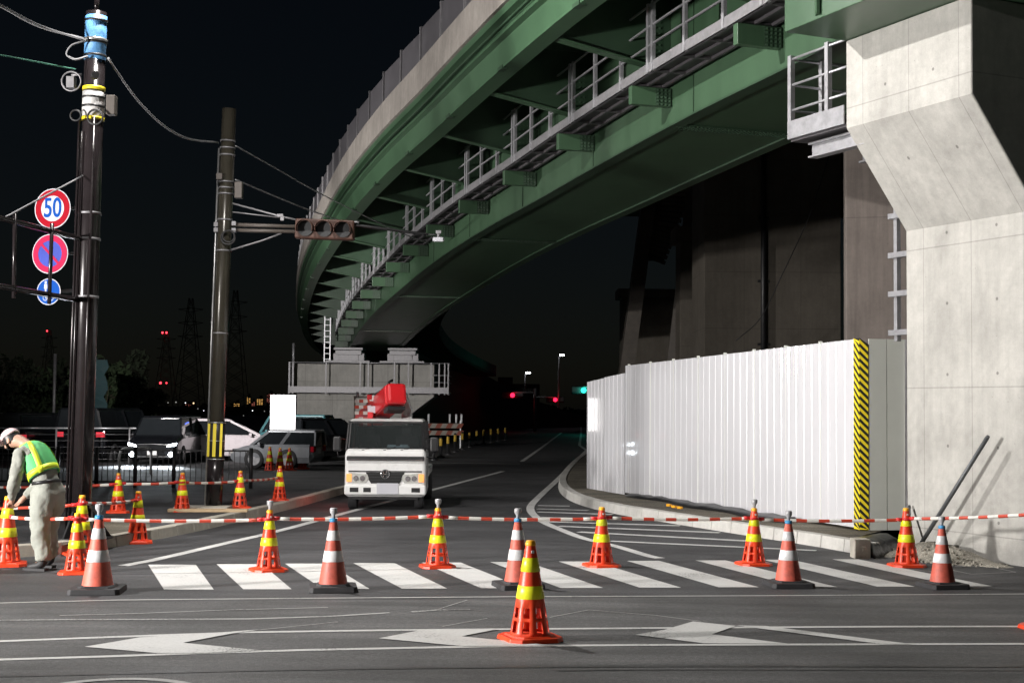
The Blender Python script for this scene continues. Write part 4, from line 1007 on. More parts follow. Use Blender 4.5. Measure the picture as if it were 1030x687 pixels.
B2 = G(215, 511.5, PVZ); T2 = P3(230.5, 110, B2.y); h2 = T2.z - B2.z
pole2 = thing('signal_pole', 'olive brown signal pole with two yellow stripes on a black band', 'signal pole', B2)
def f2(z): return (T2 - B2) * (z / h2)
def z2(y): return P3(222, y, B2.y).z - B2.z
mb = MB(); mb.tube([f2(-.1), f2(h2 * .55), f2(h2)], [.132, .126, .120], 26); obj('pole_shaft', mb, m_pole2, pole2)
band(pole2, f2, 0, z2(462), .140, m_pole, 'pole_sleeve'); band(pole2, f2, z2(460), z2(424), .143, m_black, 'black_band')
band(pole2, f2, z2(462), z2(461), .150, m_steel, 'strap'); band(pole2, f2, z2(425.5), z2(424.5), .150, m_steel, 'strap'); band(pole2, f2, z2(443.5), z2(442.8), .150, m_steel, 'strap')
for dx in (-.105, -.005, .095):
    mb = MB(); s_ = math.sqrt(max(0, .146 ** 2 - dx * dx)); mb.bar(f2(z2(459)) + Vector((dx, -s_, 0)), f2(z2(426)) + Vector((dx, -s_, 0)), .055, .012, up=Vector((0, 1, 0))); obj('yellow_stripe', mb, m_yellow, pole2)
for y in (143, 150, 157, 184, 190, 196, 222, 253, 336): band(pole2, f2, z2(y), z2(y) + .025, .134, m_galvd, 'strap')
mb = MB(); mb.tube([f2(.05) + Vector((-.140, -.05, 0)), f2(h2 * .9) + Vector((-.140, -.05, 0))], .018, 8); obj('conduit', mb, m_steel, pole2)
mb = MB(); c = f2(z2(192)); mb.box(c + Vector((.235, -.06, 0)), (.13, .14, .28)); obj('junction_box', mb, m_box, pole2, bevel=.01); mb = MB(); mb.box(c + Vector((-.08, -.16, .22)), (.11, .1, .11)); obj('junction_box', mb, m_box, pole2, bevel=.01)
mb = MB(); c = f2(z2(240)); mb.ring(c + Vector((.1, -.16, 0)), (0, 1, 0), .12, .014); mb.ring(c + Vector((.11, -.17, .02)), (0, 1, 0), .10, .012); obj('cable_loop', mb, m_cable, pole2)
mb = MB(); mb.box((-.12, -.28, .03), (.9, .5, .06)); obj('pole_footing', mb, m_kerb, pole2)
def l2(px, py, dy=0.0): return P3(px, py, B2.y + dy) - B2
arm = bpy.data.objects.new('signal_arm', None); COL.objects.link(arm); arm.parent = pole2
for a, b in (((232, 226), (300, 228.3)), ((232, 231.5), (300, 233.3))): mb = MB(); mb.tube([l2(*a), l2(*b)], .034, 8); obj('arm_tube', mb, m_box, arm)
mb = MB(); mb.tube([l2(231, 252), l2(264, 242), l2(283, 235)], .016, 6); mb.tube([l2(231, 204), l2(283, 218), l2(302, 222)], .016, 6); mb.tube([l2(231, 213), l2(281, 219)], .012, 6)
for px, py in ((217.5, 226), (217.5, 231.5), (235.5, 225), (235.5, 231.8)): mb.box(l2(px, py, -.05), (.07, .08, .07))
mb.box(l2(282, 217), (.1, .06, .05)); mb.box(l2(284, 220), (.06, .06, .07)); obj('arm_stay', mb, m_galvd, arm)
SC = P3(327, 231.3, B2.y - .05)
sg = thing('traffic_signal', 'unlit three lens traffic signal in a rust brown housing', 'traffic signal', SC)
mb = MB(); rt = Matrix.Rotation(rad(1.6), 3, 'Y'); mb.box((0, 0, 0), (1.02, .20, .345), 0, rt); obj('signal_housing', mb, m_sigcover, sg, bevel=.03)
for k in (-1, 0, 1):
    c = rt @ Vector((k * .325, -.115, 0)); mb = MB(); mb.disc(c, (0, -1, 0), .135, 28, t=.03); ln = obj('signal_lens', mb, m_lens, sg)
    mb = MB(); n = 20
    vs = []
    for i in range(n + 1):
        a = math.pi * (-.12 + 1.24 * i / n); d = Vector((math.cos(a), 0, math.sin(a)))
        vs += [c + d * .15, c + d * .145 + Vector((0, -.20, -.015))]
    mb.add(vs, [(2 * i, 2 * i + 2, 2 * i + 3, 2 * i + 1) for i in range(n)], 0, True); o = obj('lens_visor', mb, m_sigcover, ln, recalc=False); q_ = o.modifiers.new('wall', 'SOLIDIFY'); q_.thickness = .008
mb = MB(); mb.tube([l2(354, 223) + B2 - SC, l2(361, 224) + B2 - SC], .02, 6); obj('end_clamp', mb, m_galv, sg)
DC = P3(441, 241, B2.y + .1)
dt = thing('vehicle_detector', 'small white sensor box hanging at the tip of a thin black arm', 'sensor', DC)
mb = MB(); mb.box((0, 0, 0), (.18, .28, .075), 0, Matrix.Rotation(.12, 3, 'X')); obj('sensor_box', mb, m_signwhite, dt, bevel=.01)
mb = MB(); mb.tube([P3(303, 221, B2.y) - DC, P3(360, 227, B2.y + .05) - DC, P3(430, 236, B2.y + .1) - DC], [.03, .028, .024], 8); mb.tube([P3(430, 236, B2.y + .1) - DC, P3(443, 236.5, B2.y + .1) - DC], .014, 6); obj('sensor_arm', mb, m_cable, dt)
mb = MB(); mb.tube([(0, 0, .03), (.0, 0, .12)], .022, 8); mb.box((0, 0, .13), (.09, .05, .05)); obj('sensor_clamp', mb, m_galvd, dt)

# overhead wires
def wire(label, pts, r=.012, m=None, extra=None):
    mb = MB()
    mb.tube(smooth([Vector(p) for p in pts], 6), r, 6)
    for e in extra or []: mb.tube(smooth([Vector(p) for p in e], 6), r, 6)
    return single('overhead_wire', mb, m or m_cableg, label, 'wire', 'overhead wires on the utility poles')
Y1, Y2 = B1.y, B2.y
wire('pale twin cable with a loop leading off from the blue wrap', [P3(-40, -16, Y1 - 2), P3(0, 5, Y1 - 1.2), P3(40, 26, Y1 - .6), P3(86, 41, Y1 - .2)], .014, m_cableg,
     [[P3(-40, -14, Y1 - 2), P3(0, 6.5, Y1 - 1.2), P3(40, 27.5, Y1 - .6), P3(84, 39, Y1 - .2)], [P3(86, 41, Y1 - .2), P3(72, 46, Y1 - .3), P3(67, 55, Y1 - .3), P3(76, 60, Y1 - .3), P3(88, 57, Y1 - .2)]])
wire('thin green cable leading off below the blue wrap', [P3(-40, 49, Y1 - 2), P3(0, 55.5, Y1 - 1.2), P3(40, 63, Y1 - .6), P3(76, 70, Y1 - .1)], .009, m_cablet)
wire('black cable sagging between the two poles', [P3(109, 59, Y1 - .1), P3(120, 76, Y1 + .6), P3(140, 103, Y1 + 1.8), P3(165, 127, Y1 + 3.2), P3(190, 140, Y1 + 4.6), P3(219, 143.5, Y2 - .15)], .017, m_cableg)
wire('thin cable sloping from the signal pole towards the grey screens', [P3(237, 147, Y2), P3(280, 171, Y2 + 3), P3(330, 199, Y2 + 7), P3(400, 233, Y2 + 12), P3(432, 245, Y2 + 15)], .012)
wire('lower cable from the signal pole above the brown signal', [P3(237, 181, Y2), P3(275, 197, Y2 + 2), P3(310, 211, Y2 + 4), P3(345, 223, Y2 + 6)], .012)

# ================================================================== WHITE BOOM TRUCK
TC = G(387, 513); TC.y += 0
truck = thing('boom_truck', 'cream white truck with a folded red lifting boom behind its cab', 'truck', TC, rad(1.5))
hw = .755
def sec(y, zl, zb, zt, w, wt):
    return [(-w * .97, y, zl), (-w, y, zl + .06), (-w, y, zb), (-wt, y, zt), (wt, y, zt), (w, y, zb), (w, y, zl + .06), (w * .97, y, zl)]
# cab: lower shell up to the belt line, then pillars and roof, so that the windows are real openings
mb = MB()
mb.loft([sec(.02, .27, .98, 1.10, hw * .985, hw * .965), sec(.09, .24, 1.0, 1.13, hw, hw * .97), sec(.5, .24, 1.0, 1.13, hw, hw * .97), sec(1.42, .30, 1.0, 1.13, hw, hw * .97)])
cab = obj('cab', mb, m_truck, truck, bevel=.055)
mb = MB(); mb.loft([[(x * hw * .93, y, z) for x, y, z in ((-1, .20, 1.635), (1, .20, 1.635), (1, 1.40, 1.64), (-1, 1.40, 1.64))], [(x * hw * .88, y, z) for x, y, z in ((-1, .34, 1.685), (1, .34, 1.685), (1, 1.36, 1.69), (-1, 1.36, 1.69))]])
obj('cab_roof', mb, m_truck, cab, bevel=.03)
for s in (-1, 1):
    for a_, b_, w_, h_ in (((.965, .10), (.91, .21), .03, .06), ((.96, .85), (.91, .82), .04, .07), ((.96, 1.38), (.91, 1.36), .05, .10)):
        mb = MB(); mb.bar((s * hw * a_[0], a_[1], 1.10), (s * hw * b_[0], b_[1], 1.64), w_, h_); obj('cab_pillar', mb, m_black, cab)
mb = MB(); mb.box((0, 1.40, 1.3), (1.4, .04, .5)); mb.box((0, .8, .62), (1.40, 1.2, .6)); obj('cab_lining', mb, m_black, cab)
mb = MB(); mb.quad((-hw * .945, .115, 1.135), (hw * .945, .115, 1.135), (hw * .895, .21, 1.625), (-hw * .895, .21, 1.625))
gm = bpy.data.materials.new('windscreen_glass'); gm.use_nodes = True; gb = gm.node_tree.nodes['Principled BSDF']; gb.inputs['Base Color'].default_value = (.75, .8, .8, 1); gb.inputs['Roughness'].default_value = .03; gb.inputs['Alpha'].default_value = .68; gb.inputs['Specular IOR Level'].default_value = .6
gb.inputs['Base Color'].default_value = (.03, .035, .035, 1)
ws = obj('windscreen', mb, gm, truck)
mb = MB()
for s in (-1, 1): mb.quad((s * hw * .955, .2, 1.14), (s * hw * .955, 1.3, 1.14), (s * hw * .905, 1.3, 1.6), (s * hw * .905, .26, 1.6))
obj('side_window', mb, m_glass, truck)
mb = MB(); mb.bar((-hw * .92, .105, 1.125), (hw * .92, .105, 1.125), .03, .035); mb.bar((-hw * .88, .205, 1.622), (hw * .88, .205, 1.622), .03, .04); 
for s in (-1, 1): mb.bar((s * hw * .915, .11, 1.12), (s * hw * .875, .21, 1.62), .03, .03)
obj('windscreen_seal', mb, m_black, ws)
for x in (-.36, .36):
    mb = MB(); mb.box((x, .85, 1.16), (.44, .14, .44)); mb.box((x, .83, 1.44), (.22, .10, .16)); obj('seat', mb, m_seat, truck, bevel=.04)
mb = MB(); mb.ring((-.34, .42, 1.17), (0, -.6, .8), .17, .016, 24, 8); mb.bar((-.34, .42, 1.17), (-.34, .3, 1.02), .05, .05); mb.bar((-.5, .42, 1.17), (-.18, .42, 1.17), .03, .03); obj('steering_wheel', mb, m_black, truck)
mb = MB(); mb.box((.22, .27, 1.165), (.42, .16, .03), 0, Matrix.Rotation(.1, 3, 'Z')); mb.box((.10, .26, 1.18), (.16, .1, .05)); mb.box((.33, .27, 1.19), (.15, .12, .04)); obj('dashboard_cloth', mb, mat('pale_blue_cloth', (.38, .55, .62), .8, var=.3, scale=18), truck, bevel=.01)
for x in (-.42, -.02, .3):
    mb = MB(); mb.bar((x, .075, 1.105), (x + .20, .095, 1.16), .02, .02); mb.box((x, .07, 1.10), (.05, .04, .03)); obj('wiper', mb, m_black, truck)
mb = MB(); mb.bar((-hw * .95, .005, .955), (hw * .95, .005, .955), .06, .085); obj('front_stripe', mb, m_black, truck, bevel=.015)
mb = MB(); mb.bar((-hw * .93, -.027, .93), (hw * .93, -.027, .93), .012, .012); obj('stripe_trim', mb, m_chrome, truck)
mb = MB(); mb.extr([(-.36, .01, .70), (.36, .01, .70), (.33, .01, .60), (.26, .01, .49), (-.26, .01, .49), (-.33, .01, .60)], (0, .05, 0)); 
for z in (.655, .60, .55): mb.box((0, .0, z), (.60, .03, .018))
mb.bar((-.68, .02, .715), (.68, .02, .715), .03, .022); obj('grille', mb, m_black, truck)
mb = MB(); mb.ring((0, -.005, .665), (0, 1, 0), .078, .012, 28, 6)
for sx in (-1, 1): mb.bar((sx * .035, -.005, .60), (sx * .03, -.005, .73), .014, .012, up=Vector((0, 1, 0)))
mb.bar((-.06, -.005, .665), (.06, -.005, .665), .014, .012, up=Vector((0, 1, 0))); obj('emblem', mb, m_chrome, truck)
for s in (-1, 1):
    mb = MB(); mb.extr([(s * x, .0, z) for x, z in ((.68, .69), (.33, .66), (.30, .58), (.36, .50), (.69, .50))], (0, .06, 0)); hl = obj('headlight', mb, m_lampglass, truck, bevel=.01)
    mb = MB(); mb.box((s * .67, -.004, .595), (.10, .02, .15)); obj('indicator', mb, m_amber, hl, bevel=.012)
    mb = MB()
    for x in (.42, .54): mb.disc((s * x, -.006, .585), (0, -1, 0), .05, 20, t=.01)
    obj('reflector', mb, m_chrome, hl)
mb = MB(); mb.loft([[(x, y, z) for x, z in ((-hw, .28), (hw, .28), (hw, .47), (-hw, .47))] for y in (-.04, .09)]); bm_ = obj('bumper', mb, m_truck, truck, bevel=.03)
for x, w_ in ((-.57, .16), (-.33, .14), (.57, .16)): mb = MB(); mb.box((x, -.041, .375), (w_, .012, .085)); obj('bumper_slot', mb, m_black, bm_, bevel=.01)
mb = MB(); mb.box((.05, -.05, .40), (.40, .012, .20)); obj('number_plate', mb, m_signwhite, truck, bevel=.01)
mb = MB(); mb.box((0, .2, .24), (1.2, .2, .1)); mb.box((0, 2.2, .42), (.6, 4.0, .16)); mb.box((0, .9, .3), (1.3, 1.6, .14)); obj('chassis', mb, m_black, truck)
def wheel(par, x, y, r, wd, mt=m_steel):
    mb = MB(); sx = 1 if x > 0 else -1
    prof = [(r * .62, -wd / 2), (r * .93, -wd / 2), (r, -wd * .36), (r, wd * .36), (r * .93, wd / 2), (r * .62, wd / 2)]
    n = 26; vs = []
    for q, s in prof:
        for k in range(n): a = 2 * math.pi * k / n; vs.append((x + s, y + q * math.cos(a), r + q * math.sin(a)))
    mb.add(vs, [(i * n + k, i * n + (k + 1) % n, (i + 1) * n + (k + 1) % n, (i + 1) * n + k) for i in range(5) for k in range(n)], 0, True)
    w_ = obj('wheel', mb, m_rubber, par)
    mb = MB(); mb.disc((x + sx * wd * .3, y, r), (1, 0, 0), r * .64, 22, t=.03); mb.disc((x + sx * wd * .36, y, r), (1, 0, 0), r * .22, 14, t=.05); obj('rim', mb, mt, w_)
for x, y in ((-.62, .42), (.62, .42), (-.62, 3.4), (.62, 3.4)): wheel(truck, x, y, .27, .17 if y < 1 else .3)
mb = MB()
for s in (-1, 1): mb.box((s * .62, .42, .60), (.22, .75, .06)); mb.box((s * .70, .78, .40), (.10, .04, .34))
obj('mudguard', mb, m_black, truck)
for s, xx in ((-1, -.90), (1, .90)):
    mb = MB(); mb.box((xx, .02, 1.22), (.15, .09, .28)); mo = obj('wing_mirror', mb, m_black, truck, bevel=.03)
    mb = MB(); mb.tube([(s * hw * .97, .16, .99), (xx - s * .02, .04, .98), (xx, .03, 1.10)], .013, 6); mb.tube([(s * hw * .95, .2, 1.3), (xx, .05, 1.34)], .01, 6); obj('mirror_arm', mb, m_black, mo)
mb = MB(); mb.box((0, 2.95, .62), (1.50, 2.7, .16)); mb.box((0, 1.75, .95), (1.44, .10, .6)); obj('load_bed', mb, m_truck, truck, bevel=.02)
mb = MB(); mb.lathe([(.34, .68), (.34, .95), (.26, 1.0), (.22, 1.5)], (0, 2.75, 0), 24); mb.box((.0, 2.75, 1.45), (.56, .6, .5)); obj('turntable', mb, m_truck, truck, bevel=.03)
# folded boom: thick red box beam rising towards the cab roof, its end cap over the windscreen
def tbeam(mb, p, q, w_, h_, mi=0): mb.bar(p, q, w_, h_, mi)
mb = MB(); P0b, P1b = Vector((-.60, 2.6, 1.56)), Vector((.14, .5, 2.14)); tbeam(mb, P0b, P1b, .40, .38); boom = obj('boom', mb, m_boom, truck, bevel=.035)
mb = MB(); d = (P1b - P0b).normalized(); tbeam(mb, P1b - d * .02, P1b + d * .14, .38, .40); obj('boom_head', mb, m_boom, boom, bevel=.06)
mb = MB(); tbeam(mb, P1b - Vector((0, 0, .27)) - d * .2, P1b - Vector((0, 0, .27)) + d * .1, .34, .07); obj('boom_underside', mb, m_black, boom)
mb = MB(); a, b = P0b.lerp(P1b, .45) + Vector((-.20, 0, .16)), P1b + Vector((-.18, .2, .12)); mb.tube([a, a.lerp(b, .5) + Vector((0, 0, .05)), b], .028, 8); mb.tube([b, b + Vector((.05, -.12, .12)), b + Vector((.1, .1, .16))], .025, 8); obj('hydraulic_hose', mb, m_black, boom)
mb = MB(); tbeam(mb, (-.30, 2.4, 1.62), (-.36, .9, 1.75), .10, .12); obj('boom_label_plate', mb, m_boom, boom)
mb = MB(); c = P0b.lerp(P1b, .55) + Vector((-.20, 0, -.02)); mb.box(c, (.012, .30, .13), 0, Matrix.Rotation(-.2, 3, 'X')); mb.box(c + Vector((0.05, -.36, -.0)), (.16, .012, .13)); obj('boom_sticker', mb, m_signwhite, boom)
mb = MB(); mb.loft([[(x, y, z) for x, y in ((.20, 1.7), (.38 + e, 1.7), (.38 + e, 2.0), (.20, 2.0))] for z, e in ((1.6, .03), (1.85, .03), (2.05, -.04), (2.2, -.10))]); obj('bucket', mb, m_truck, truck, bevel=.03)
mb = MB(); mb.box((-.18, 1.35, 2.06), (.16, .2, .14)); mb.box((-.34, 1.3, 2.08), (.12, .16, .12), 0); obj('boom_joint', mb, m_truck, boom, bevel=.02)
mb = MB(); mb.box((-.40, 1.28, 2.10), (.10, .14, .10)); mb.box((-.22, 1.25, 2.13), (.12, .12, .07)); obj('joint_cover', mb, m_boom, boom, bevel=.015)
# rack of red and white chevron boards beside the boom
rk = obj('chevron_rack', (lambda b: ([b.bar((x, 1.42, 1.2), (x, 1.42, 2.10), .03, .03) for x in (-.70, -.36)], b.box((-.53, 1.42, 2.10), (.38, .05, .04)), b)[2])(MB()), m_box, truck)
for k in range(5):
    z = 1.56 + k * .115; mb = MB()
    for q in range(4): mb.box((-.655 + q * .083, 1.385, z), (.083, .02, .062), (q + (k % 2)) % 2)
    obj('chevron_board', mb, [m_whibar, m_redbar], rk)
mb = MB(); mb.tube([(-.65, 1.42, 2.1), (-.65, 1.42, 2.2)], .03, 8); mb.tube([(-.42, 1.42, 2.1), (-.42, 1.42, 2.17)], .03, 8); obj('rack_knob', mb, m_galvd, rk)
mb = MB(); mb.box((-.82, 1.3, .83), (.07, .07, .08)); mb.bar((-.76, 1.3, .83), (-.80, 1.3, .83), .03, .03); obj('marker_lamp', mb, m_truckred, truck, bevel=.015)
ld = bpy.data.lights.new('marker_glow', 'POINT'); ld.energy = 9; ld.color = (1, .06, .03); ld.shadow_soft_size = .05; lo = bpy.data.objects.new('marker_glow', ld); COL.objects.link(lo); lo.parent = truck; lo.location = (-.93, 1.24, .83)

# ================================================================== BENDING WORKER
WP = G(41, 572); WR = rad(-20)
def skin(name, verts, edges, m, parent, root=0, lv=2):
    me = bpy.data.meshes.new(name + '_cage'); me.from_pydata([v[0] for v in verts], edges, [])
    o = bpy.data.objects.new(name + '_cage', me); COL.objects.link(o)
    o.modifiers.new('s', 'SKIN'); sv = me.skin_vertices[0].data
    for i, v in enumerate(verts): r_ = v[1]; sv[i].radius = r_ if isinstance(r_, tuple) else (r_, r_)
    sv[root].use_root = True
    sb = o.modifiers.new('u', 'SUBSURF'); sb.levels = lv; sb.render_levels = lv
    dg = bpy.context.evaluated_depsgraph_get(); nm = bpy.data.meshes.new_from_object(o.evaluated_get(dg)); bpy.data.objects.remove(o)
    nm.name = name; nm.materials.clear()
    for q in (m if isinstance(m, (list, tuple)) else [m]): nm.materials.append(q)
    for p in nm.polygons: p.use_smooth = True; p.material_index = 0
    r = bpy.data.objects.new(name, nm); COL.objects.link(r); r.parent = parent
    return r
wk = thing('person', 'worker in grey clothes and a lime green vest bending over an orange cone', 'person', WP, WR)
# local frame: the worker faces -x; y is away from the viewer
HD = Vector((-.40, -.02, 1.50)); HDIR = Vector((-.75, -.05, -.66)).normalized()
V = []; E = []
def add(p, r, par=None):
    V.append((tuple(p), r))
    if par is not None: E.append((par, len(V) - 1))
    return len(V) - 1
pel = add((.06, 0, .93), (.10, .09)); wst = add((.02, 0, 1.06), (.09, .085), pel); ch = add((-.08, 0, 1.25), (.105, .10), wst); ub = add((-.17, 0, 1.37), (.09, .09), ch)
nk = add((-.25, -.005, 1.435), .06, ub); h1_ = add((-.33, -.015, 1.475), .085, nk); h2_ = add((-.42, -.02, 1.475), .095, h1_); h3_ = add((-.47, -.02, 1.45), .07, h2_)
HANDS = []
for s in (-1, 1):
    sh = add((-.16, s * .19, 1.33), .07, ub); el = add((-.19 - (.02 if s > 0 else 0), s * .235, 1.04), .052, sh); f_ = add((-.27, s * .19, .91), .043, el); wr = add((-.345, s * .10, .80), .032, f_); hp = add((-.385, s * .07, .745), (.038, .026), wr); HANDS.append(hp)
    hip = add((.07, s * .10, .85), .09, pel); kn = add((.03 + (.03 if s < 0 else -.03), s * .13, .49), .068, hip); an = add((.09 + (.06 if s < 0 else -.06), s * .14, .09), .047, kn); ft = add((-.06 + (.06 if s < 0 else -.06), s * .15, .04), .042, an)
body = skin('body', V, E, m_skin, wk)
def folds(o, st, sc):
    tx = bpy.data.textures.new('cloth_folds', 'CLOUDS'); tx.noise_scale = sc; tx.noise_depth = 2
    d = o.modifiers.new('folds', 'DISPLACE'); d.texture = tx; d.strength = st; d.mid_level = .5; d.texture_coords = 'LOCAL'
def hand(side):
    s = side; vv = []; ee = []
    def a_(p, r, par=None):
        vv.append((tuple(p), r))
        if par is not None: ee.append((par, len(vv) - 1))
        return len(vv) - 1
    w0 = a_((-.345, s * .10, .80), .030); p0 = a_((-.375, s * .082, .762), (.036, .024), w0)
    for k, (dx, L) in enumerate(((-.030, .068), (-.010, .078), (.010, .074), (.028, .058))):
        k1 = a_((-.392 + dx * .9, s * .070, .735 + abs(dx) * .2), .0105, p0); k2 = a_((-.405 + dx, s * .040, .735 - L * .45), .0098, k1); k3 = a_((-.405 + dx, s * .012, .735 - L * .62), .0088, k2)
    t1 = a_((-.395, s * .095, .745), .0115, p0); t2 = a_((-.425, s * .080, .715), .0105, t1); t3 = a_((-.437, s * .055, .695), .0092, t2)
    return vv, ee
for s in (-1, 1):
    vv, ee = hand(s); skin('hand', vv, ee, m_skin, body, 0, 1)
# face on the lowered head
mb = MB(); fx = Vector((-.80, -.05, -.55)).normalized(); up_ = Vector((-.55, -.02, .80)).normalized(); sd = fx.cross(up_).normalized(); C_ = Vector((-.43, -.02, 1.475))
mb.blob(C_ + fx * .11 - up_ * .01, .018, .016, .026)
for s in (-1, 1): mb.blob(C_ - sd * s * .098 - up_ * .01 - fx * .01, .022, .012, .032)
obj('facial_features', mb, m_skin, body)
mb = MB()
for s in (-1, 1): mb.blob(C_ + fx * .094 + sd * s * .034 + up_ * .02, .011, .011, .009)
mb.bar(C_ + fx * .096 - sd * .025 - up_ * .055, C_ + fx * .096 + sd * .025 - up_ * .055, .008, .007); obj('eyes_and_mouth', mb, m_black, body)
# clothes, each a fitted shell
V = []; E = []
j00 = add((.062, 0, .90), (.165, .15)); j0 = add((.05, 0, .985), (.175, .155), j00); j1 = add((.015, 0, 1.09), (.178, .155), j0); j2 = add((-.08, 0, 1.25), (.175, .15), j1); j3 = add((-.165, 0, 1.365), (.14, .125), j2); j4 = add((-.235, 0, 1.43), .078, j3)
for s in (-1, 1):
    a = add((-.155, s * .195, 1.33), .092, j3); a2 = add((-.18, s * .235, 1.18), .08, a); b = add((-.19 - (.02 if s > 0 else 0), s * .24, 1.04), .073, a2); b2 = add((-.255, s * .205, .93), .064, b); c = add((-.325, s * .125, .83), .052, b2); add((-.338, s * .11, .813), .05, c)
jk = skin('jacket', V, E, m_cloth, wk, 0, 3); folds(jk, .045, .10)
V = []; E = []
t00 = add((.048, 0, 1.05), (.15, .14)); t0 = add((.055, 0, .985), (.185, .165), t00); t1 = add((.075, 0, .88), (.20, .18), t0)
for s in (-1, 1):
    k_ = .035 if s < 0 else -.045
    a = add((.080, s * .105, .80), .148, t1); b = add((.06 + k_ * .5, s * .125, .64), .128, a); c = add((.035 + k_, s * .135, .49), .112, b); d_ = add((.06 + k_ * 1.5, s * .14, .28), .104, c); e = add((.085 + k_ * 1.7, s * .14, .15), .106, d_); add((.085 + k_ * 1.7, s * .14, .10), .095, e)
folds(skin('trousers', V, E, m_clothl, wk, 0, 3), .055, .12)
mb = MB(); 
def ell(c, ax, rx, ry, n=28):
    ax = Vector(ax).normalized(); b = Vector((0, 1, 0)); a = b.cross(ax).normalized(); return [Vector(c) + a * rx * math.cos(2 * math.pi * k / n) + b * ry * math.sin(2 * math.pi * k / n) for k in range(n)]
mb.loft([ell((.052, 0, .985), (-.15, 0, 1), .158, .176), ell((.046, 0, 1.02), (-.15, 0, 1), .156, .174)], smooth=True); obj('belt', mb, m_black, wk)
# vest: a shell wrapped over back and chest, lime tape bands on it
vp = [((.02, 0, 1.07), .163, .192), ((-.02, 0, 1.155), .163, .198), ((-.07, 0, 1.245), .158, .204), ((-.12, 0, 1.32), .148, .202), ((-.165, 0, 1.378), .130, .180), ((-.205, 0, 1.418), .10, .135)]
tl = Vector((-.55, 0, .83))
mb = MB(); mb.loft([ell(c, tl, rx, ry) for c, rx, ry in vp], caps=False, smooth=True); vs_ = obj('safety_vest', mb, m_vestg, wk, recalc=False); so_ = vs_.modifiers.new('wall', 'SOLIDIFY'); so_.thickness = .008; so_.offset = 1
def vband(i0, i1, k=.011):
    mb = MB(); (c0, a0, b0), (c1, a1, b1) = i0, i1
    mb.loft([ell(c0, tl, a0 + k, b0 + k), ell(c1, tl, a1 + k, b1 + k)], caps=False, smooth=True); o = obj('vest_tape', mb, m_vesty, vs_, recalc=False); q = o.modifiers.new('wall', 'SOLIDIFY'); q.thickness = .003; q.offset = 1
vband(((.015, 0, 1.08), .163, .1925), ((-.012, 0, 1.138), .163, .197))
def vstripe(ang0, ang1, wdt=.16):
    """tape running up the vest between two angles round the body"""
    mb = MB(); secs = []
    for i, (c, rx, ry) in enumerate(vp):
        t = i / (len(vp) - 1); a = ang0 + (ang1 - ang0) * t; ax = tl.normalized(); b = Vector((0, 1, 0)); aa = b.cross(ax).normalized()
        secs.append([Vector(c) + aa * (rx + .012) * math.cos(a + d) + b * (ry + .012) * math.sin(a + d) for d in (-wdt, 0, wdt)])
    mb.loft(secs, closed=False, caps=False, smooth=True); o = obj('vest_tape', mb, m_vesty, vs_, recalc=False); q = o.modifiers.new('wall', 'SOLIDIFY'); q.thickness = .003; q.offset = 0
folds(vs_, .018, .11)
for a0, a1 in ((-.95, -.7), (.95, .7), (-2.25, -2.4), (2.25, 2.4)): vstripe(a0, a1)
mb = MB(); mb.loft([ell((-.208, 0, 1.408), tl, .108, .142), ell((-.225, 0, 1.43), tl, .095, .118)], caps=False, smooth=True); obj('vest_collar', mb, m_vesty, vs_, recalc=False)
cp = MB(); 
for i in range(9): pass
hc = C_ + up_ * .02; n = 20; secs = []
for i in range(7):
    t = i / 6 * math.pi / 2; secs.append([hc + up_ * (.035 + .095 * math.sin(t)) + (fx * math.cos(2 * math.pi * k / n) * .118 + sd * math.sin(2 * math.pi * k / n) * .108) * max(.04, math.cos(t)) for k in range(n)])
cp.loft(secs, smooth=True); cp.add([hc + up_ * .036 + fx * .10 + sd * .09, hc + up_ * .036 + fx * .10 - sd * .09, hc + up_ * .022 + fx * .185 - sd * .06, hc + up_ * .022 + fx * .185 + sd * .06,
        hc + up_ * .046 + fx * .10 + sd * .09, hc + up_ * .046 + fx * .10 - sd * .09, hc + up_ * .030 + fx * .185 - sd * .06, hc + up_ * .030 + fx * .185 + sd * .06], [(0, 1, 2, 3), (7, 6, 5, 4), (0, 4, 5, 1), (1, 5, 6, 2), (2, 6, 7, 3), (3, 7, 4, 0)])
obj('cap', cp, m_helmet, wk)
mb = MB(); mb.loft([[hc + up_ * z + (fx * math.cos(2 * math.pi * k / n) * .107 + sd * math.sin(2 * math.pi * k / n) * .1) * (1 if math.cos(2 * math.pi * k / n) < .45 else .9) for k in range(n)] for z in (-.045, .0, .04)], smooth=True, caps=False); obj('hair', mb, m_black, body)
for s in (-1, 1):
    V = []; E = []; k_ = .06 if s < 0 else -.06
    a = add((.085 + k_, s * .14, .20), .062); b = add((.088 + k_, s * .14, .085), .06, a); c = add((.02 + k_, s * .147, .052), (.056, .05), b); d_ = add((-.075 + k_, s * .155, .042), (.05, .042), c); add((-.12 + k_, s * .158, .036), (.038, .032), d_)
    skin('boot', V, E, m_boot, wk)
    mb = MB(); mb.prism([(-.165 + k_, s * .155 - .035), (-.14 + k_, s * .155 - .05), (.03 + k_, s * .147 - .05), (.135 + k_, s * .14 - .045), (.135 + k_, s * .14 + .045), (.03 + k_, s * .147 + .05), (-.14 + k_, s * .155 + .05), (-.165 + k_, s * .155 + .035)], 0, .028); obj('boot_sole', mb, m_rubber, wk)

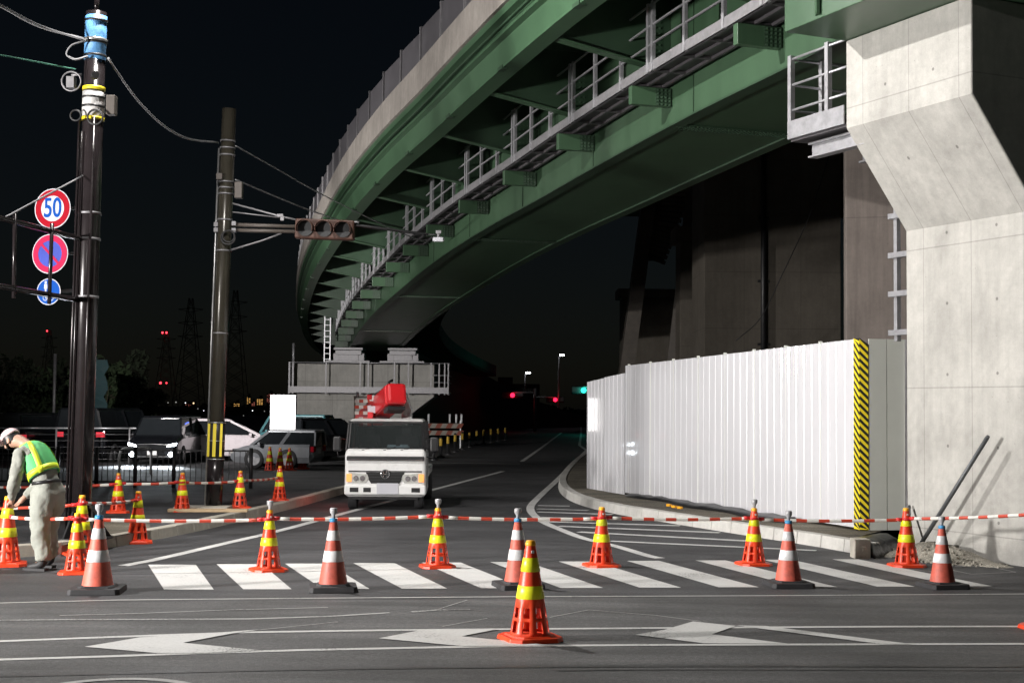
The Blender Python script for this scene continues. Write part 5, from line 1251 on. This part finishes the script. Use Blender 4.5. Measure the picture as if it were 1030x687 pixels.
# ================================================================== PARKED CARS AND THE CAR PARK
def car(name, label, loc, rot, paint, L=4.3, W=1.72, H=1.48, hood=1.05, tail=.35, lights='off', cat='car', dark=m_glass, group=None, rake=.75, beacon=False):
    t = thing(name, label, cat, loc, rot, group); w2 = W / 2; zb = H * .60
    def s_(y, zl, zs, zt, w, wt): return [(-w * .94, y, zl), (-w, y, zl + .18), (-w, y, zs), (-wt, y, zt), (0, y, zt + .02), (wt, y, zt), (w, y, zs), (w, y, zl + .18), (w * .94, y, zl)]
    y0, y1 = -L / 2, L / 2
    mb = MB(); mb.loft([s_(y0, .32, zb * .62, zb * .70, w2 * .84, w2 * .74), s_(y0 + .14, .2, zb * .72, zb * .82, w2 * .95, w2 * .86), s_(y0 + hood * .6, .18, zb * .86, zb * .97, w2, w2 * .92), s_(y0 + hood, .18, zb * .9, zb * 1.03, w2, w2 * .93), s_(0.3, .18, zb * .92, zb * 1.05, w2, w2 * .94), s_(y1 - tail, .2, zb * .94, zb * 1.06, w2, w2 * .92), s_(y1 - .1, .24, zb * .9, zb * 1.03, w2 * .95, w2 * .86), s_(y1, .36, zb * .8, zb * .92, w2 * .86, w2 * .78)], smooth=False)
    body = obj('body', mb, paint, t, bevel=.04)
    gy0, gy1 = y0 + hood - .15, y1 - tail + .15; ry0, ry1 = gy0 + rake, gy1 - rake * .55 + (.0 if tail > .3 else .25)
    def ring(y, w, z): return [(-w, y, z), (w, y, z)]
    def gsec(z, u): 
        a, b = gy0 + (ry0 - gy0) * u, gy1 + (ry1 - gy1) * u; w = w2 * (.90 - .17 * u); return [(-w, a, z), (0, a - .07 * (1 - u * .4), z), (w, a, z), (w, (a + b) / 2, z), (w, b, z), (0, b + .05, z), (-w, b, z), (-w, (a + b) / 2, z)]
    mb = MB(); mb.loft([gsec(zb * .98, 0), gsec(H - .10, .9), gsec(H - .07, .97)]); obj('window_band', mb, dark, t)
    mb = MB(); mb.loft([gsec(H - .105, .9), gsec(H - .04, .98), gsec(H, 1.12)]); obj('roof', mb, paint, t, bevel=.03)
    for s in (-1, 1):
        for u in (0.0, .46, 1.0):
            mb = MB(); ya = gy0 + (gy1 - gy0) * u; yb = ry0 + (ry1 - ry0) * u; mb.bar((s * w2 * .905, ya, zb), (s * w2 * .745, yb, H - .08), .05, .07 if u != .46 else .09); obj('roof_pillar', mb, paint, t)
    r = .31
    for x in (-w2 + .08, w2 - .08):
        for y in (y0 + .78, y1 - .78): wheel(t, x, y, r, .2, m_galv)
    for s in (-1, 1):
        mb = MB(); mb.extr([(s * w2 * x, y0 + .04 + q, zb * z) for x, z, q in ((.58, .62, -.08), (.90, .66, -.04), (.92, .75, .02), (.62, .69, -.07))], (0, .16, 0)); obj('headlight', mb, m_headl if lights == 'front' else m_lampglass, t)
        mb = MB(); mb.box((s * w2 * .80, y1 - .02, zb * .86), (.26, .10, .16)); obj('tail_light', mb, m_tail if lights == 'rear' else m_signred, t)
        mb = MB(); mb.box((s * (w2 + .09), gy0 + .32, zb * 1.05), (.16, .10, .12)); obj('wing_mirror', mb, paint, t, bevel=.02)
        if lights == 'front': mb = MB(); mb.disc((s * w2 * .74, y0 - .03, .34), (0, -1, 0), .075, 14, t=.10); obj('fog_lamp', mb, m_headl, t)
    mb = MB(); mb.box((0, y0 + .06, .52), (W * .62, .10, .16)); mb.box((0, y0 + .08, .30), (W * .7, .1, .12)); obj('grille', mb, m_black, t)
    mb = MB(); mb.box((0, y0 + .0, .40), (.33, .02, .165)); mb.box((0, y1 + .01, .55), (.33, .02, .165)); obj('number_plate', mb, m_whiref, t)
    if lights == 'front':
        for s in (-1, 1):
            ld = bpy.data.lights.new('headlight_beam', 'SPOT'); ld.energy = 900; ld.spot_size = rad(70); ld.spot_blend = .8; ld.shadow_soft_size = .08; ld.color = (.85, .93, 1)
            lo = bpy.data.objects.new('headlight_beam', ld); COL.objects.link(lo); lo.parent = t; lo.location = (s * w2 * .7, y0 - .16, .6); lo.rotation_euler = (rad(76), 0, rad(180))
    if beacon:
        mb = MB(); mb.blob((.25, .25, H + .05), .10, .10, .07); obj('beacon', mb, m_bluelamp, t)
    return t
def park(px, py): return G(px, py)
car('parked_car', 'dark minivan facing the road with bright headlamps behind the white hoop', G(168.5, 465), 0, m_carblk, 4.3, 1.68, 1.56, .9, .1, 'front', 'car', rake=.5)
car('parked_car', 'white sedan with a blue light on its roof behind the striped pole', G(226, 463), rad(100), m_carwht, 4.3, 1.72, 1.46, 1.1, .55, 'off', 'car', rake=1.0, beacon=True)
car('parked_car', 'silver hatchback half hidden by the row of cones', G(279, 471), rad(-97), m_carslv, 2.6, 1.5, 1.2, .8, .1, 'off', 'car', rake=.5)
car('parked_van', 'teal van parked just in front of the grey pier', G(293, 462), rad(-100), m_carteal, 2.4, 1.5, 1.62, .4, .05, 'off', 'van', rake=.3)
car('parked_car', 'black estate car behind the bending worker with lit red tail lamps', G(44, 463), rad(163), m_carblk, 4.4, 1.75, 1.62, .9, .1, 'rear', 'car', rake=.5)
car('parked_car', 'dark minivan with red tail lamps partly hidden by the dark utility pole', G(108, 463), rad(172), m_carblk, 4.4, 1.75, 1.8, .7, .05, 'rear', 'car', rake=.4)
car('parked_car', 'dark car in the shade at the left foot of the grey pier', G(322, 463), rad(150), m_carblk, 4.2, 1.7, 1.5, 1.0, .2, 'off', 'car')
# bright blank panel on a post
PB = P3(284.5, 415.5, 45.5); bb = thing('lit_signboard', 'glowing blank white signboard on a thin post in front of the grey pier', 'signboard', (PB.x, PB.y, 0))
mb = MB(); mb.box((0, 0, PB.z), (.78, .08, 1.13)); obj('light_panel', mb, m_board, bb, bevel=.01)
mb = MB(); mb.box((0, .05, PB.z), (.82, .06, 1.17)); mb.tube([(.22, .05, 0), (.22, .05, PB.z)], .03, 8); mb.tube([(-.22, .05, 0), (-.22, .05, PB.z)], .03, 8); obj('panel_frame', mb, m_galvd, bb)

# black pedestrian fence along the back of the pavement
FA, FB = G(-60, 489, PVZ), G(252, 491, PVZ); fd = (FB - FA); nf = 8
fen = thing('pedestrian_fence', 'low black barred fence along the back of the pavement', 'fence', (FA + FB) / 2); off = (FA + FB) / 2
for k in range(nf + 1):
    p = FA + fd * (k / nf); mb = MB(); mb.tube([p, p + Vector((0, 0, .86))], .042, 10); obj('fence_post', mb, m_fence, fen, off)
    if k < nf:
        q = FA + fd * ((k + 1) / nf); mb = MB(); d = (q - p).normalized()
        for z in (.12, .80): mb.bar(p + d * .05 + Vector((0, 0, z)), q - d * .05 + Vector((0, 0, z)), .035, .035)
        L = (q - p).length; nb = int(L / .11)
        for j in range(1, nb): c = p + d * (L * j / nb); mb.bar(c + Vector((0, 0, .12)), c + Vector((0, 0, .80)), .014, .014)
        obj('fence_panel', mb, m_fence, fen, off)
# white hoop barrier behind it
hp_ = [G(117.5, 485), G(149.5, 483)]; mb = MB(); a, b = hp_[0] + Vector((0, .2, 0)), hp_[1] + Vector((0, .2, 0)); hh = .82
mb.tube([a, a + Vector((0, 0, hh - .14)), a.lerp(b, .04) + Vector((0, 0, hh - .04)), a.lerp(b, .16) + Vector((0, 0, hh)), a.lerp(b, .84) + Vector((0, 0, hh)), a.lerp(b, .96) + Vector((0, 0, hh - .04)), b + Vector((0, 0, hh - .14)), b], .036, 10)
single('hoop_barrier', mb, m_whitepipe, 'white tubular hoop barrier standing behind the black fence', 'barrier')
# pale wire fence round the car park
WA, WB = P3(-60, 430, 44), P3(166, 434, 47); WA.z = WB.z = 0; off = (WA + WB) / 2
wf = thing('wire_fence', 'pale rail and post wire fence between the pavement and the parked cars', 'fence', off)
zr = 1.15
for k in range(7):
    p = WA.lerp(WB, k / 6); mb = MB(); mb.tube([p, p + Vector((0, 0, zr + .02))], .03, 8); obj('fence_post', mb, m_galvd, wf, off)
    if k < 6:
        q = WA.lerp(WB, (k + 1) / 6); mb = MB(); mb.tube([p + Vector((0, 0, zr)), q + Vector((0, 0, zr))], .026, 8); obj('top_rail', mb, m_galv, wf, off)
        mb = MB()
        for z in (.15, .35, .55, .75, .95): mb.tube([p + Vector((0, 0, z)), q + Vector((0, 0, z))], .006, 4)
        obj('fence_wire', mb, m_galvd, wf, off)

# ================================================================== TREES AND BUSHES
def leaf_cloud(c, rx, ry, rz, n, s, mb, seed):
    R = random.Random(seed)
    cl = [(Vector((R.gauss(0, .45) * rx, R.gauss(0, .45) * ry, R.gauss(0, .42) * rz)), R.uniform(.22, .5)) for _ in range(max(8, n // 90))]
    for _ in range(n):
        cc, cr = R.choice(cl); d = Vector((R.gauss(0, 1), R.gauss(0, 1), R.gauss(0, 1))).normalized() * cr * R.random() ** .4
        p = c + cc + Vector((d.x * rx, d.y * ry, d.z * rz))
        a = Vector((R.uniform(-1, 1), R.uniform(-1, 1), R.uniform(-1, 1))).normalized(); b = a.orthogonal().normalized(); q = R.uniform(.6, 1.3) * s
        mb.add([p - a * q, p + b * q * .45, p + a * q, p - b * q * .45], [(0, 1, 2, 3)])
def tree(name, label, cat, base, h, w_, seed, m, n=1500, group=None):
    t = thing(name, label, cat, base, 0, group); R = random.Random(seed)
    mb = MB(); top = Vector((R.uniform(-.1, .1) * h, 0, h * .62)); mb.tube([Vector((0, 0, -.05)), top * .5 + Vector((R.uniform(-.1, .1), 0, 0)), top], [h * .022 + .02, h * .016 + .012, h * .008], 8)
    for k in range(6):
        a = R.uniform(0, 6.28); s = top * R.uniform(.45, .95); e = s + Vector((math.cos(a) * w_ * .32, math.sin(a) * w_ * .32, h * R.uniform(.1, .28))); mb.tube([s, s.lerp(e, .55) + Vector((0, 0, -.04 * h)), e], [h * .008 + .006, h * .005 + .004, .006], 6)
    obj('trunk', mb, m_bark, t)
    mb = MB(); leaf_cloud(Vector((0, 0, h * .6)), w_ * .5, w_ * .5, h * .4, n, .11 + h * .012, mb, seed); obj('crown', mb, m, t, recalc=False)
    return t
for k, (px, py, Y, h, w_, lab) in enumerate(((-6, 440, 60, 3.2, 4.2, 'dark bush behind the bending worker at the picture edge'), (22, 440, 64, 3.4, 4.0, 'dark bush behind the black estate car'), (52, 440, 66, 3.9, 3.0, 'slender dark tree left of the dark utility pole'),
        (104, 440, 62, 4.6, 3.0, 'dim leafy tree just right of the dark utility pole'), (121, 440, 66, 4.0, 3.6, 'rounded dark bush behind the gap left of the dark minivan\'s headlamps'), (143, 440, 74, 3.0, 3.4, 'low dark bush behind the dark minivan'))):
    p = P3(px, py, Y); p.z = 0; tree('bush' if h < 3.5 else 'small_tree', lab, 'bush' if h < 3.5 else 'tree', p, h, w_, 30 + k, m_leaf if k in (1, 3) else m_leaf2, 1500, 'bushes and trees behind the car park')
mb = MB(); p = P3(55, 380, 60); mb.tube([(p.x, 60, 0), (p.x, 60, P3(55, 356, 60).z)], .07, 8); single('thin_post', mb, m_galvd, 'thin pale post rising behind the black estate car', 'post')
mb = MB(); p = P3(100, 380, 55); leaf = []; secs = []
for i in range(8):
    t = i / 7; z = p.z + .7 - 2.0 * t; secs.append([Vector((p.x + .12 * math.sin(i * 1.3) - .28, 55 + .1 * math.cos(i), z)), Vector((p.x + .25 + .1 * math.sin(i * 2.2), 55.1, z)), Vector((p.x + .25 + .1 * math.sin(i * 2.2), 55.14, z)), Vector((p.x + .12 * math.sin(i * 1.3) - .28, 55.05 + .1 * math.cos(i), z))])
mb.loft(secs); mb.tube([(p.x - .2, 55.2, 0), (p.x - .2, 55.2, p.z + .8)], .04, 6); single('hanging_net', mb, m_tealsheet, 'strip of teal netting on a post just right of the dark utility pole', 'net')
# far dark treeline under the skyline: nobody could count its trees
mb = MB(); R = random.Random(5)
for k in range(5200):
    x = R.uniform(-330, 160); y = 300 + R.uniform(-12, 12); hmax = 2.2 + .5 * math.sin(x * .031) + .35 * math.sin(x * .11 + 2) + .3 * math.sin(x * .37); z = R.uniform(0, max(1.2, hmax)); s = R.uniform(.4, .9)
    a = Vector((R.uniform(-1, 1), R.uniform(-.6, .6), R.uniform(-1, 1))).normalized(); b = a.orthogonal().normalized(); p = Vector((x, y, z)); mb.add([p - a * s, p + b * s * .7, p + a * s, p - b * s * .7], [(0, 1, 2, 3)])
o = obj('treeline', mb, m_leaf2, recalc=False); tag(o, 'dark distant treeline below the lights of the town', 'trees', None, 'stuff')

# ================================================================== SKYLINE, PYLONS, TOWN LIGHTS
def tower(label, x0, x1, yt, Y, wins, m, group='distant tower blocks on the skyline'):
    a, b = P3(x0, 410, Y), P3(x1, 410, Y); zt = P3((x0 + x1) / 2, yt, Y).z; t = thing('tower_block', label, 'building', ((a.x + b.x) / 2, Y, 0), 0, group); W = b.x - a.x
    mb = MB(); mb.box((0, W * .4, zt / 2), (W, W * .8, zt)); mb.box((W * .1, W * .4, zt + 1), (W * .4, W * .3, 2)); obj('wall', mb, m_bldg, t)
    mb = MB(); nx, nz = wins; R = random.Random(int(x0 * 7))
    for i in range(nx):
        for j in range(nz):
            if R.random() < .8: mb.box((-W / 2 + W * (i + .5) / nx, -.1, zt * (.42 + .55 * (j + .5) / nz)), (W / nx * .55, .2, zt * .55 / nz * .5))
    if len(mb.v): obj('lit_windows', mb, m, t)
    return t
for a in (('orange lit tower block just left of the glowing signboard', 258, 264.5, 401, 900, (3, 6), m_winlit), ('slim tower block with lit floors right of the striped pole', 248, 252, 399, 900, (2, 7), m_winlit), ('reddish lit tower block behind the glowing signboard', 268, 275, 396, 900, (4, 9), m_winred),
          ('low orange lit building right of the striped pole', 235, 241, 405.5, 900, (4, 2), m_winlit), ('dim tower between two lit towers', 252.8, 256.5, 404, 950, (2, 3), m_winred), ('low dim building left of the striped pole', 186, 193, 406.5, 950, (3, 2), m_winred)): tower(*a)
lights = [(153.5, 402, m_cityw, 1.5), (194.7, 405.5, m_citylight, 1.2), (186.5, 405.2, m_cityw, .8), (177, 404.5, m_citydim, 1), (132, 402.5, m_citylight, .9), (126, 402, m_citylight, .7), (112.5, 403, m_cityw, .6), (145, 404, m_citydim, .8), (169, 405, m_citydim, .8),
          (205, 413, m_cityw, .6), (199, 411, m_citydim, .7), (245, 418, m_citydim, .7), (234.5, 422, m_cityw, 1.1), (240.5, 430, m_citydim, 1.3), (254, 413, m_cityw, .8), (266, 413.5, m_citydim, .7), (191, 425, m_citydim, .8), (185, 420, m_citydim, .7), (200, 421, m_citydim, .7), (257, 420, m_citydim, .6), (262, 426, m_citydim, .6), (249, 427, m_citydim, .7), (120, 419, m_cityw, 1.0), (124, 426, m_cityw, 1.2)]
for px, py, m, s in lights:
    p = P3(px, py, 285); mb = MB(); mb.blob((0, 0, 0), .2 * s * .62, .2 * s * .62, .2 * s * .62, n=8, m=6); o = obj('distant_lamp', mb, m); o.location = p; tag(o, 'tiny lamp of the town glowing in the dark distance', 'lamp', 'tiny lamps of the distant town')
def pylon(label, px, top, Y, w_, warn):
    b = P3(px, 411, Y); b.z = 0; zt = P3(px, top, Y).z; t = thing('power_pylon', label, 'pylon', b, 0, 'power pylons on the horizon')
    mb = MB(); r = w_ * .015
    def hw_(z): u = z / zt; return w_ / 2 * (1 - u * .86) if u < .6 else w_ / 2 * (.484 - (u - .6) * .9)
    zs = [zt * q / 9 for q in range(10)]
    for sx, sy in ((-1, -1), (1, -1), (1, 1), (-1, 1)): mb.tube([(sx * max(.2, hw_(z)), sy * max(.2, hw_(z)), z) for z in zs], r, 4)
    for z0_, z1_ in zip(zs, zs[1:]):
        a, c = max(.2, hw_(z0_)), max(.2, hw_(z1_))
        for s in (-1, 1): mb.tube([(-s * a, -a, z0_), (s * c, -c, z1_)], r * .6, 4); mb.tube([(-s * a, a, z0_), (s * c, c, z1_)], r * .6, 4)
    for u in (.66, .78, .9):
        z = zt * u; mb.tube([(-w_ * .45, 0, z), (0, 0, z + w_ * .05), (w_ * .45, 0, z)], r * .8, 4); mb.tube([(-w_ * .45, 0, z), (0, 0, z - w_ * .09), (w_ * .45, 0, z)], r * .6, 4)
    obj('lattice', mb, m_trestle, t)
    for (dx, y_, s) in warn:
        q = P3(px + dx, y_, Y) - b; mb = MB(); mb.blob(q + Vector((0, -1, 0)), s, s, s, n=8, m=6); obj('warning_lamp', mb, m_warn, t)
pylon('power pylon with two pairs of red warning lamps', 166, 333, 600, 9, [(-2, 334.8, .42), (2, 334.8, .42), (-4, 385.2, .5), (2, 385.2, .35)])
pylon('power pylon just left of the signal pole', 190, 300, 560, 11, []); pylon('power pylon just right of the signal pole', 235, 292, 580, 11, []); pylon('small faint power pylon above the dark minivan', 143, 352, 800, 9, []); pylon('power pylon with one red lamp above the black estate car', 48, 332, 700, 9, [(0, 333, .4)])
mb = MB()

# ================================================================== FAR ROAD: lamps, signals, works
def far_lamp(label, px, py, Y, base=431):
    p = P3(px, py, Y); b = Vector((p.x - .3, Y, 0)); t = thing('far_street_lamp', label, 'street lamp', b, 0, 'street lamps far down the road')
    mb = MB(); mb.tube([(0, 0, 0), (0, 0, p.z - .2), (.5, -.3, p.z + .1)], [.13, .09, .07], 6); obj('lamp_post', mb, m_galvd, t)
    mb = MB(); mb.box((.3, -.6, p.z), (.5, .4, .12)); obj('lamp_head', mb, m_streetl, t); return t
far_lamp('lit street lamp beyond the red signals, lower of the two', 531, 375, 150); far_lamp('lit street lamp beyond the red signals, taller of the two', 565, 357.5, 150)
def far_signal(label, px, py, Y, m, d, dx):
    p = P3(px, py, Y); t = thing('lit_signal', label, 'traffic signal', (p.x + dx, Y, 0))
    mb = MB(); mb.tube([(0, 0, 0), (0, 0, p.z + .6)], .12, 8); mb.tube([(0, 0, p.z + .25), (-dx, 0, p.z + .25)], .07, 6); obj('signal_post', mb, m_galvd, t)
    mb = MB(); mb.box((-dx - (d * .9 if m is m_greensig else 0) * 0, .1, p.z), (1.9, .25, .62)); obj('signal_housing', mb, m_black, t, bevel=.08)
    mb = MB(); mb.disc((-dx, -.08, p.z), (0, -1, 0), d, 16, t=.08); obj('lit_lens', mb, m, t)
    ld = bpy.data.lights.new('signal_glow', 'POINT'); ld.energy = 5 if m is m_redsig else 45; ld.color = (1, .03, .03) if m is m_redsig else (.05, 1, .75); ld.shadow_soft_size = .2
    lo = bpy.data.objects.new('signal_glow', ld); COL.objects.link(lo); lo.parent = t; lo.location = (-dx, -.5, p.z)
far_signal('red traffic signal in front of the dim building', 515.5, 397.5, 120, m_redsig, .19, 1.9)
far_signal('red traffic signal on an arm near the end of the road', 558.5, 402, 150, m_redsig, .21, -2.2)
far_signal('green traffic signal beside the far end of the hoarding', 587, 392.5, 110, m_greensig, .20, 2.4)
p = P3(505, 405, 190); fb = thing('far_building', 'dim flat roofed building behind the red traffic signal', 'building', (p.x + 2, 190, 0)); mb = MB(); mb.box((0, 3, 2.6), (6, 6, 5.2)); mb.box((-1.6, 3, 5.6), (2, 4, 1.0)); obj('wall', mb, m_maroon, fb)
mb = MB(); mb.box((0, -.06, 4.3), (5, .1, .7)); mb.box((0, -.06, 2.6), (5, .1, .7)); obj('window', mb, m_glass, fb)
# temporary barricade and a row of marker drums beside the unlit lane
bq = G(450, 451); bt = thing('works_barricade', 'orange and white striped works barricade under the far ramp', 'barricade', bq)
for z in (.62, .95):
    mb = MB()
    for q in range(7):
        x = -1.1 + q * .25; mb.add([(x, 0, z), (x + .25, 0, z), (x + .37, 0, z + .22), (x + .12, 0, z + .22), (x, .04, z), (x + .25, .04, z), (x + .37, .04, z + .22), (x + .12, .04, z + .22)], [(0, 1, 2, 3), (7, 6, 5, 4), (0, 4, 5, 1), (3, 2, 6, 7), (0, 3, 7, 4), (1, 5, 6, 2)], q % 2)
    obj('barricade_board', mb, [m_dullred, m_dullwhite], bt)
for x in (-.9, .6): mb = MB(); mb.bar((x, .1, 0), (x, .06, 1.3), .06, .06); mb.bar((x, -.3, .02), (x, .5, .02), .06, .06); obj('barricade_leg', mb, m_whitepipe, bt)
for k, x in enumerate((-.9, .1, .4, .65)): mb = MB(); mb.tube([(x, .05, 1.2), (x, .05, 1.62)], .05, 8); obj('marker_light', mb, m_whitepipe, bt)
drum = None
for k in range(11):
    u = k / 10; px = 436 + 72 * u ** 1.0; py = 463 - 20 * u - 3 * math.sin(u * 3.1); q = G(px, py)
    if drum is None:
        drum = thing('marker_post', 'small marker post with a yellow reflector in the row along the unlit lane', 'marker post', q, 0, 'yellow banded marker posts along the unlit lane')
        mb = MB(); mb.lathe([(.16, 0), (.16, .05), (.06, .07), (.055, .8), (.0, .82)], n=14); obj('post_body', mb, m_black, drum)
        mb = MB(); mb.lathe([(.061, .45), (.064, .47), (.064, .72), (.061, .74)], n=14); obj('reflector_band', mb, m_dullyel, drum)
    else: dup(drum, q)
# road works clutter: small timber plank by the second pole
mb = MB(); q = G(200, 516, PVZ); mb.box(q + Vector((.1, .25, .03)), (1.3, .2, .05), 0, Matrix.Rotation(.1, 3, 'Z')); single('timber_plank', mb, m_timber, 'short pale timber plank lying at the foot of the striped pole', 'plank', bevel=.006)

# ================================================================== street lamps, a low floodlight and an added second head that light the junction (they stand outside the picture)
def street_lamp(label, base, head, power, aim, cone, h, soft=.16, twin=None):
    t = thing('street_lamp', label, 'street lamp', base, 0, 'street lamps lighting the junction')
    hv = Vector(head) - Vector(base); mb = MB()
    mb.tube([(0, 0, 0), (0, 0, h * .6), (0, 0, h)], [.10, .08, .06], 10); mb.tube([(0, 0, h - .05), (hv.x * .5, hv.y * .5, h + .12), (hv.x, hv.y, hv.z + .1)], .035, 8)
    obj('lamp_post', mb, m_lampbody, t)
    mb = MB(); mb.box((hv.x, hv.y, hv.z + .09), (.62, .3, .1)); obj('lamp_head', mb, m_lampbody, t, bevel=.03)
    mb = MB(); mb.box((hv.x, hv.y, hv.z + .034), (.5, .24, .01)); obj('lamp_lens', mb, m_streetl, t)
    ld = bpy.data.lights.new('lamp_light', 'SPOT'); ld.energy = power; ld.spot_size = rad(cone); ld.spot_blend = 1.0; ld.shadow_soft_size = soft; ld.color = (1.0, .962, .93)
    lo = bpy.data.objects.new('lamp_light', ld); COL.objects.link(lo); lo.parent = t; lo.location = hv
    d = (Vector(aim) - Vector(head)).normalized(); lo.rotation_mode = 'QUATERNION'; lo.rotation_quaternion = d.to_track_quat('-Z', 'Y')
    if twin:  # extra head, added to brighten the web and rails under the deck
        p2, aim2, cone2 = twin; hd2 = Vector((.35, -.2, h - .7)); mb = MB(); mb.tube([(0, 0, h - .6), hd2], .03, 6); mb.box(hd2, (.36, .3, .2)); obj('lamp_head', mb, m_lampbody, t)
        l2_ = bpy.data.lights.new('lamp_light', 'SPOT'); l2_.energy = p2; l2_.spot_size = rad(cone2); l2_.spot_blend = 1.0; l2_.shadow_soft_size = .3; l2_.color = (1.0, .962, .93)
        o2 = bpy.data.objects.new('lamp_light', l2_); COL.objects.link(o2); o2.parent = t; q2 = hd2 + (Vector(aim2) - Vector(base) - hd2).normalized() * .35; o2.location = q2
        o2.rotation_mode = 'QUATERNION'; o2.rotation_quaternion = (Vector(aim2) - Vector(base) - q2).normalized().to_track_quat('-Z', 'Y')
    return t
street_lamp('street lamp on the pavement edge reaching over the crosswalk', (-8.6, 18.4, .142), (-5.0, 18.6, 9.9), LAMP_MAIN, (4.5, 19.2, 3.2), 168, 9.6)
street_lamp('low work floodlight on the near side of the main road, far from the cones', (-15.2, 8.2, 0), (-14, 8.8, 3.5), LAMP_SIDE, (4, 18.6, 3.8), 102, 3.3, .5)  # unseen work floodlight, set low to fill shade on pier and under deck
street_lamp('street lamp on the near side of the main road', (-7.5, -12.5, 0), (-6.4, -11.4, 9.5), LAMP_BACK, (1, 13, 1), 130, 9.3)
street_lamp('street lamp beside the car park fence', (-14.6, 33.2, .142), (-13.2, 33.5, 5.2), LAMP_YARD, (-5.6, 66, 5.6), 66, 5.0, twin=(6000.0, (0, 38, 8.0), 118))
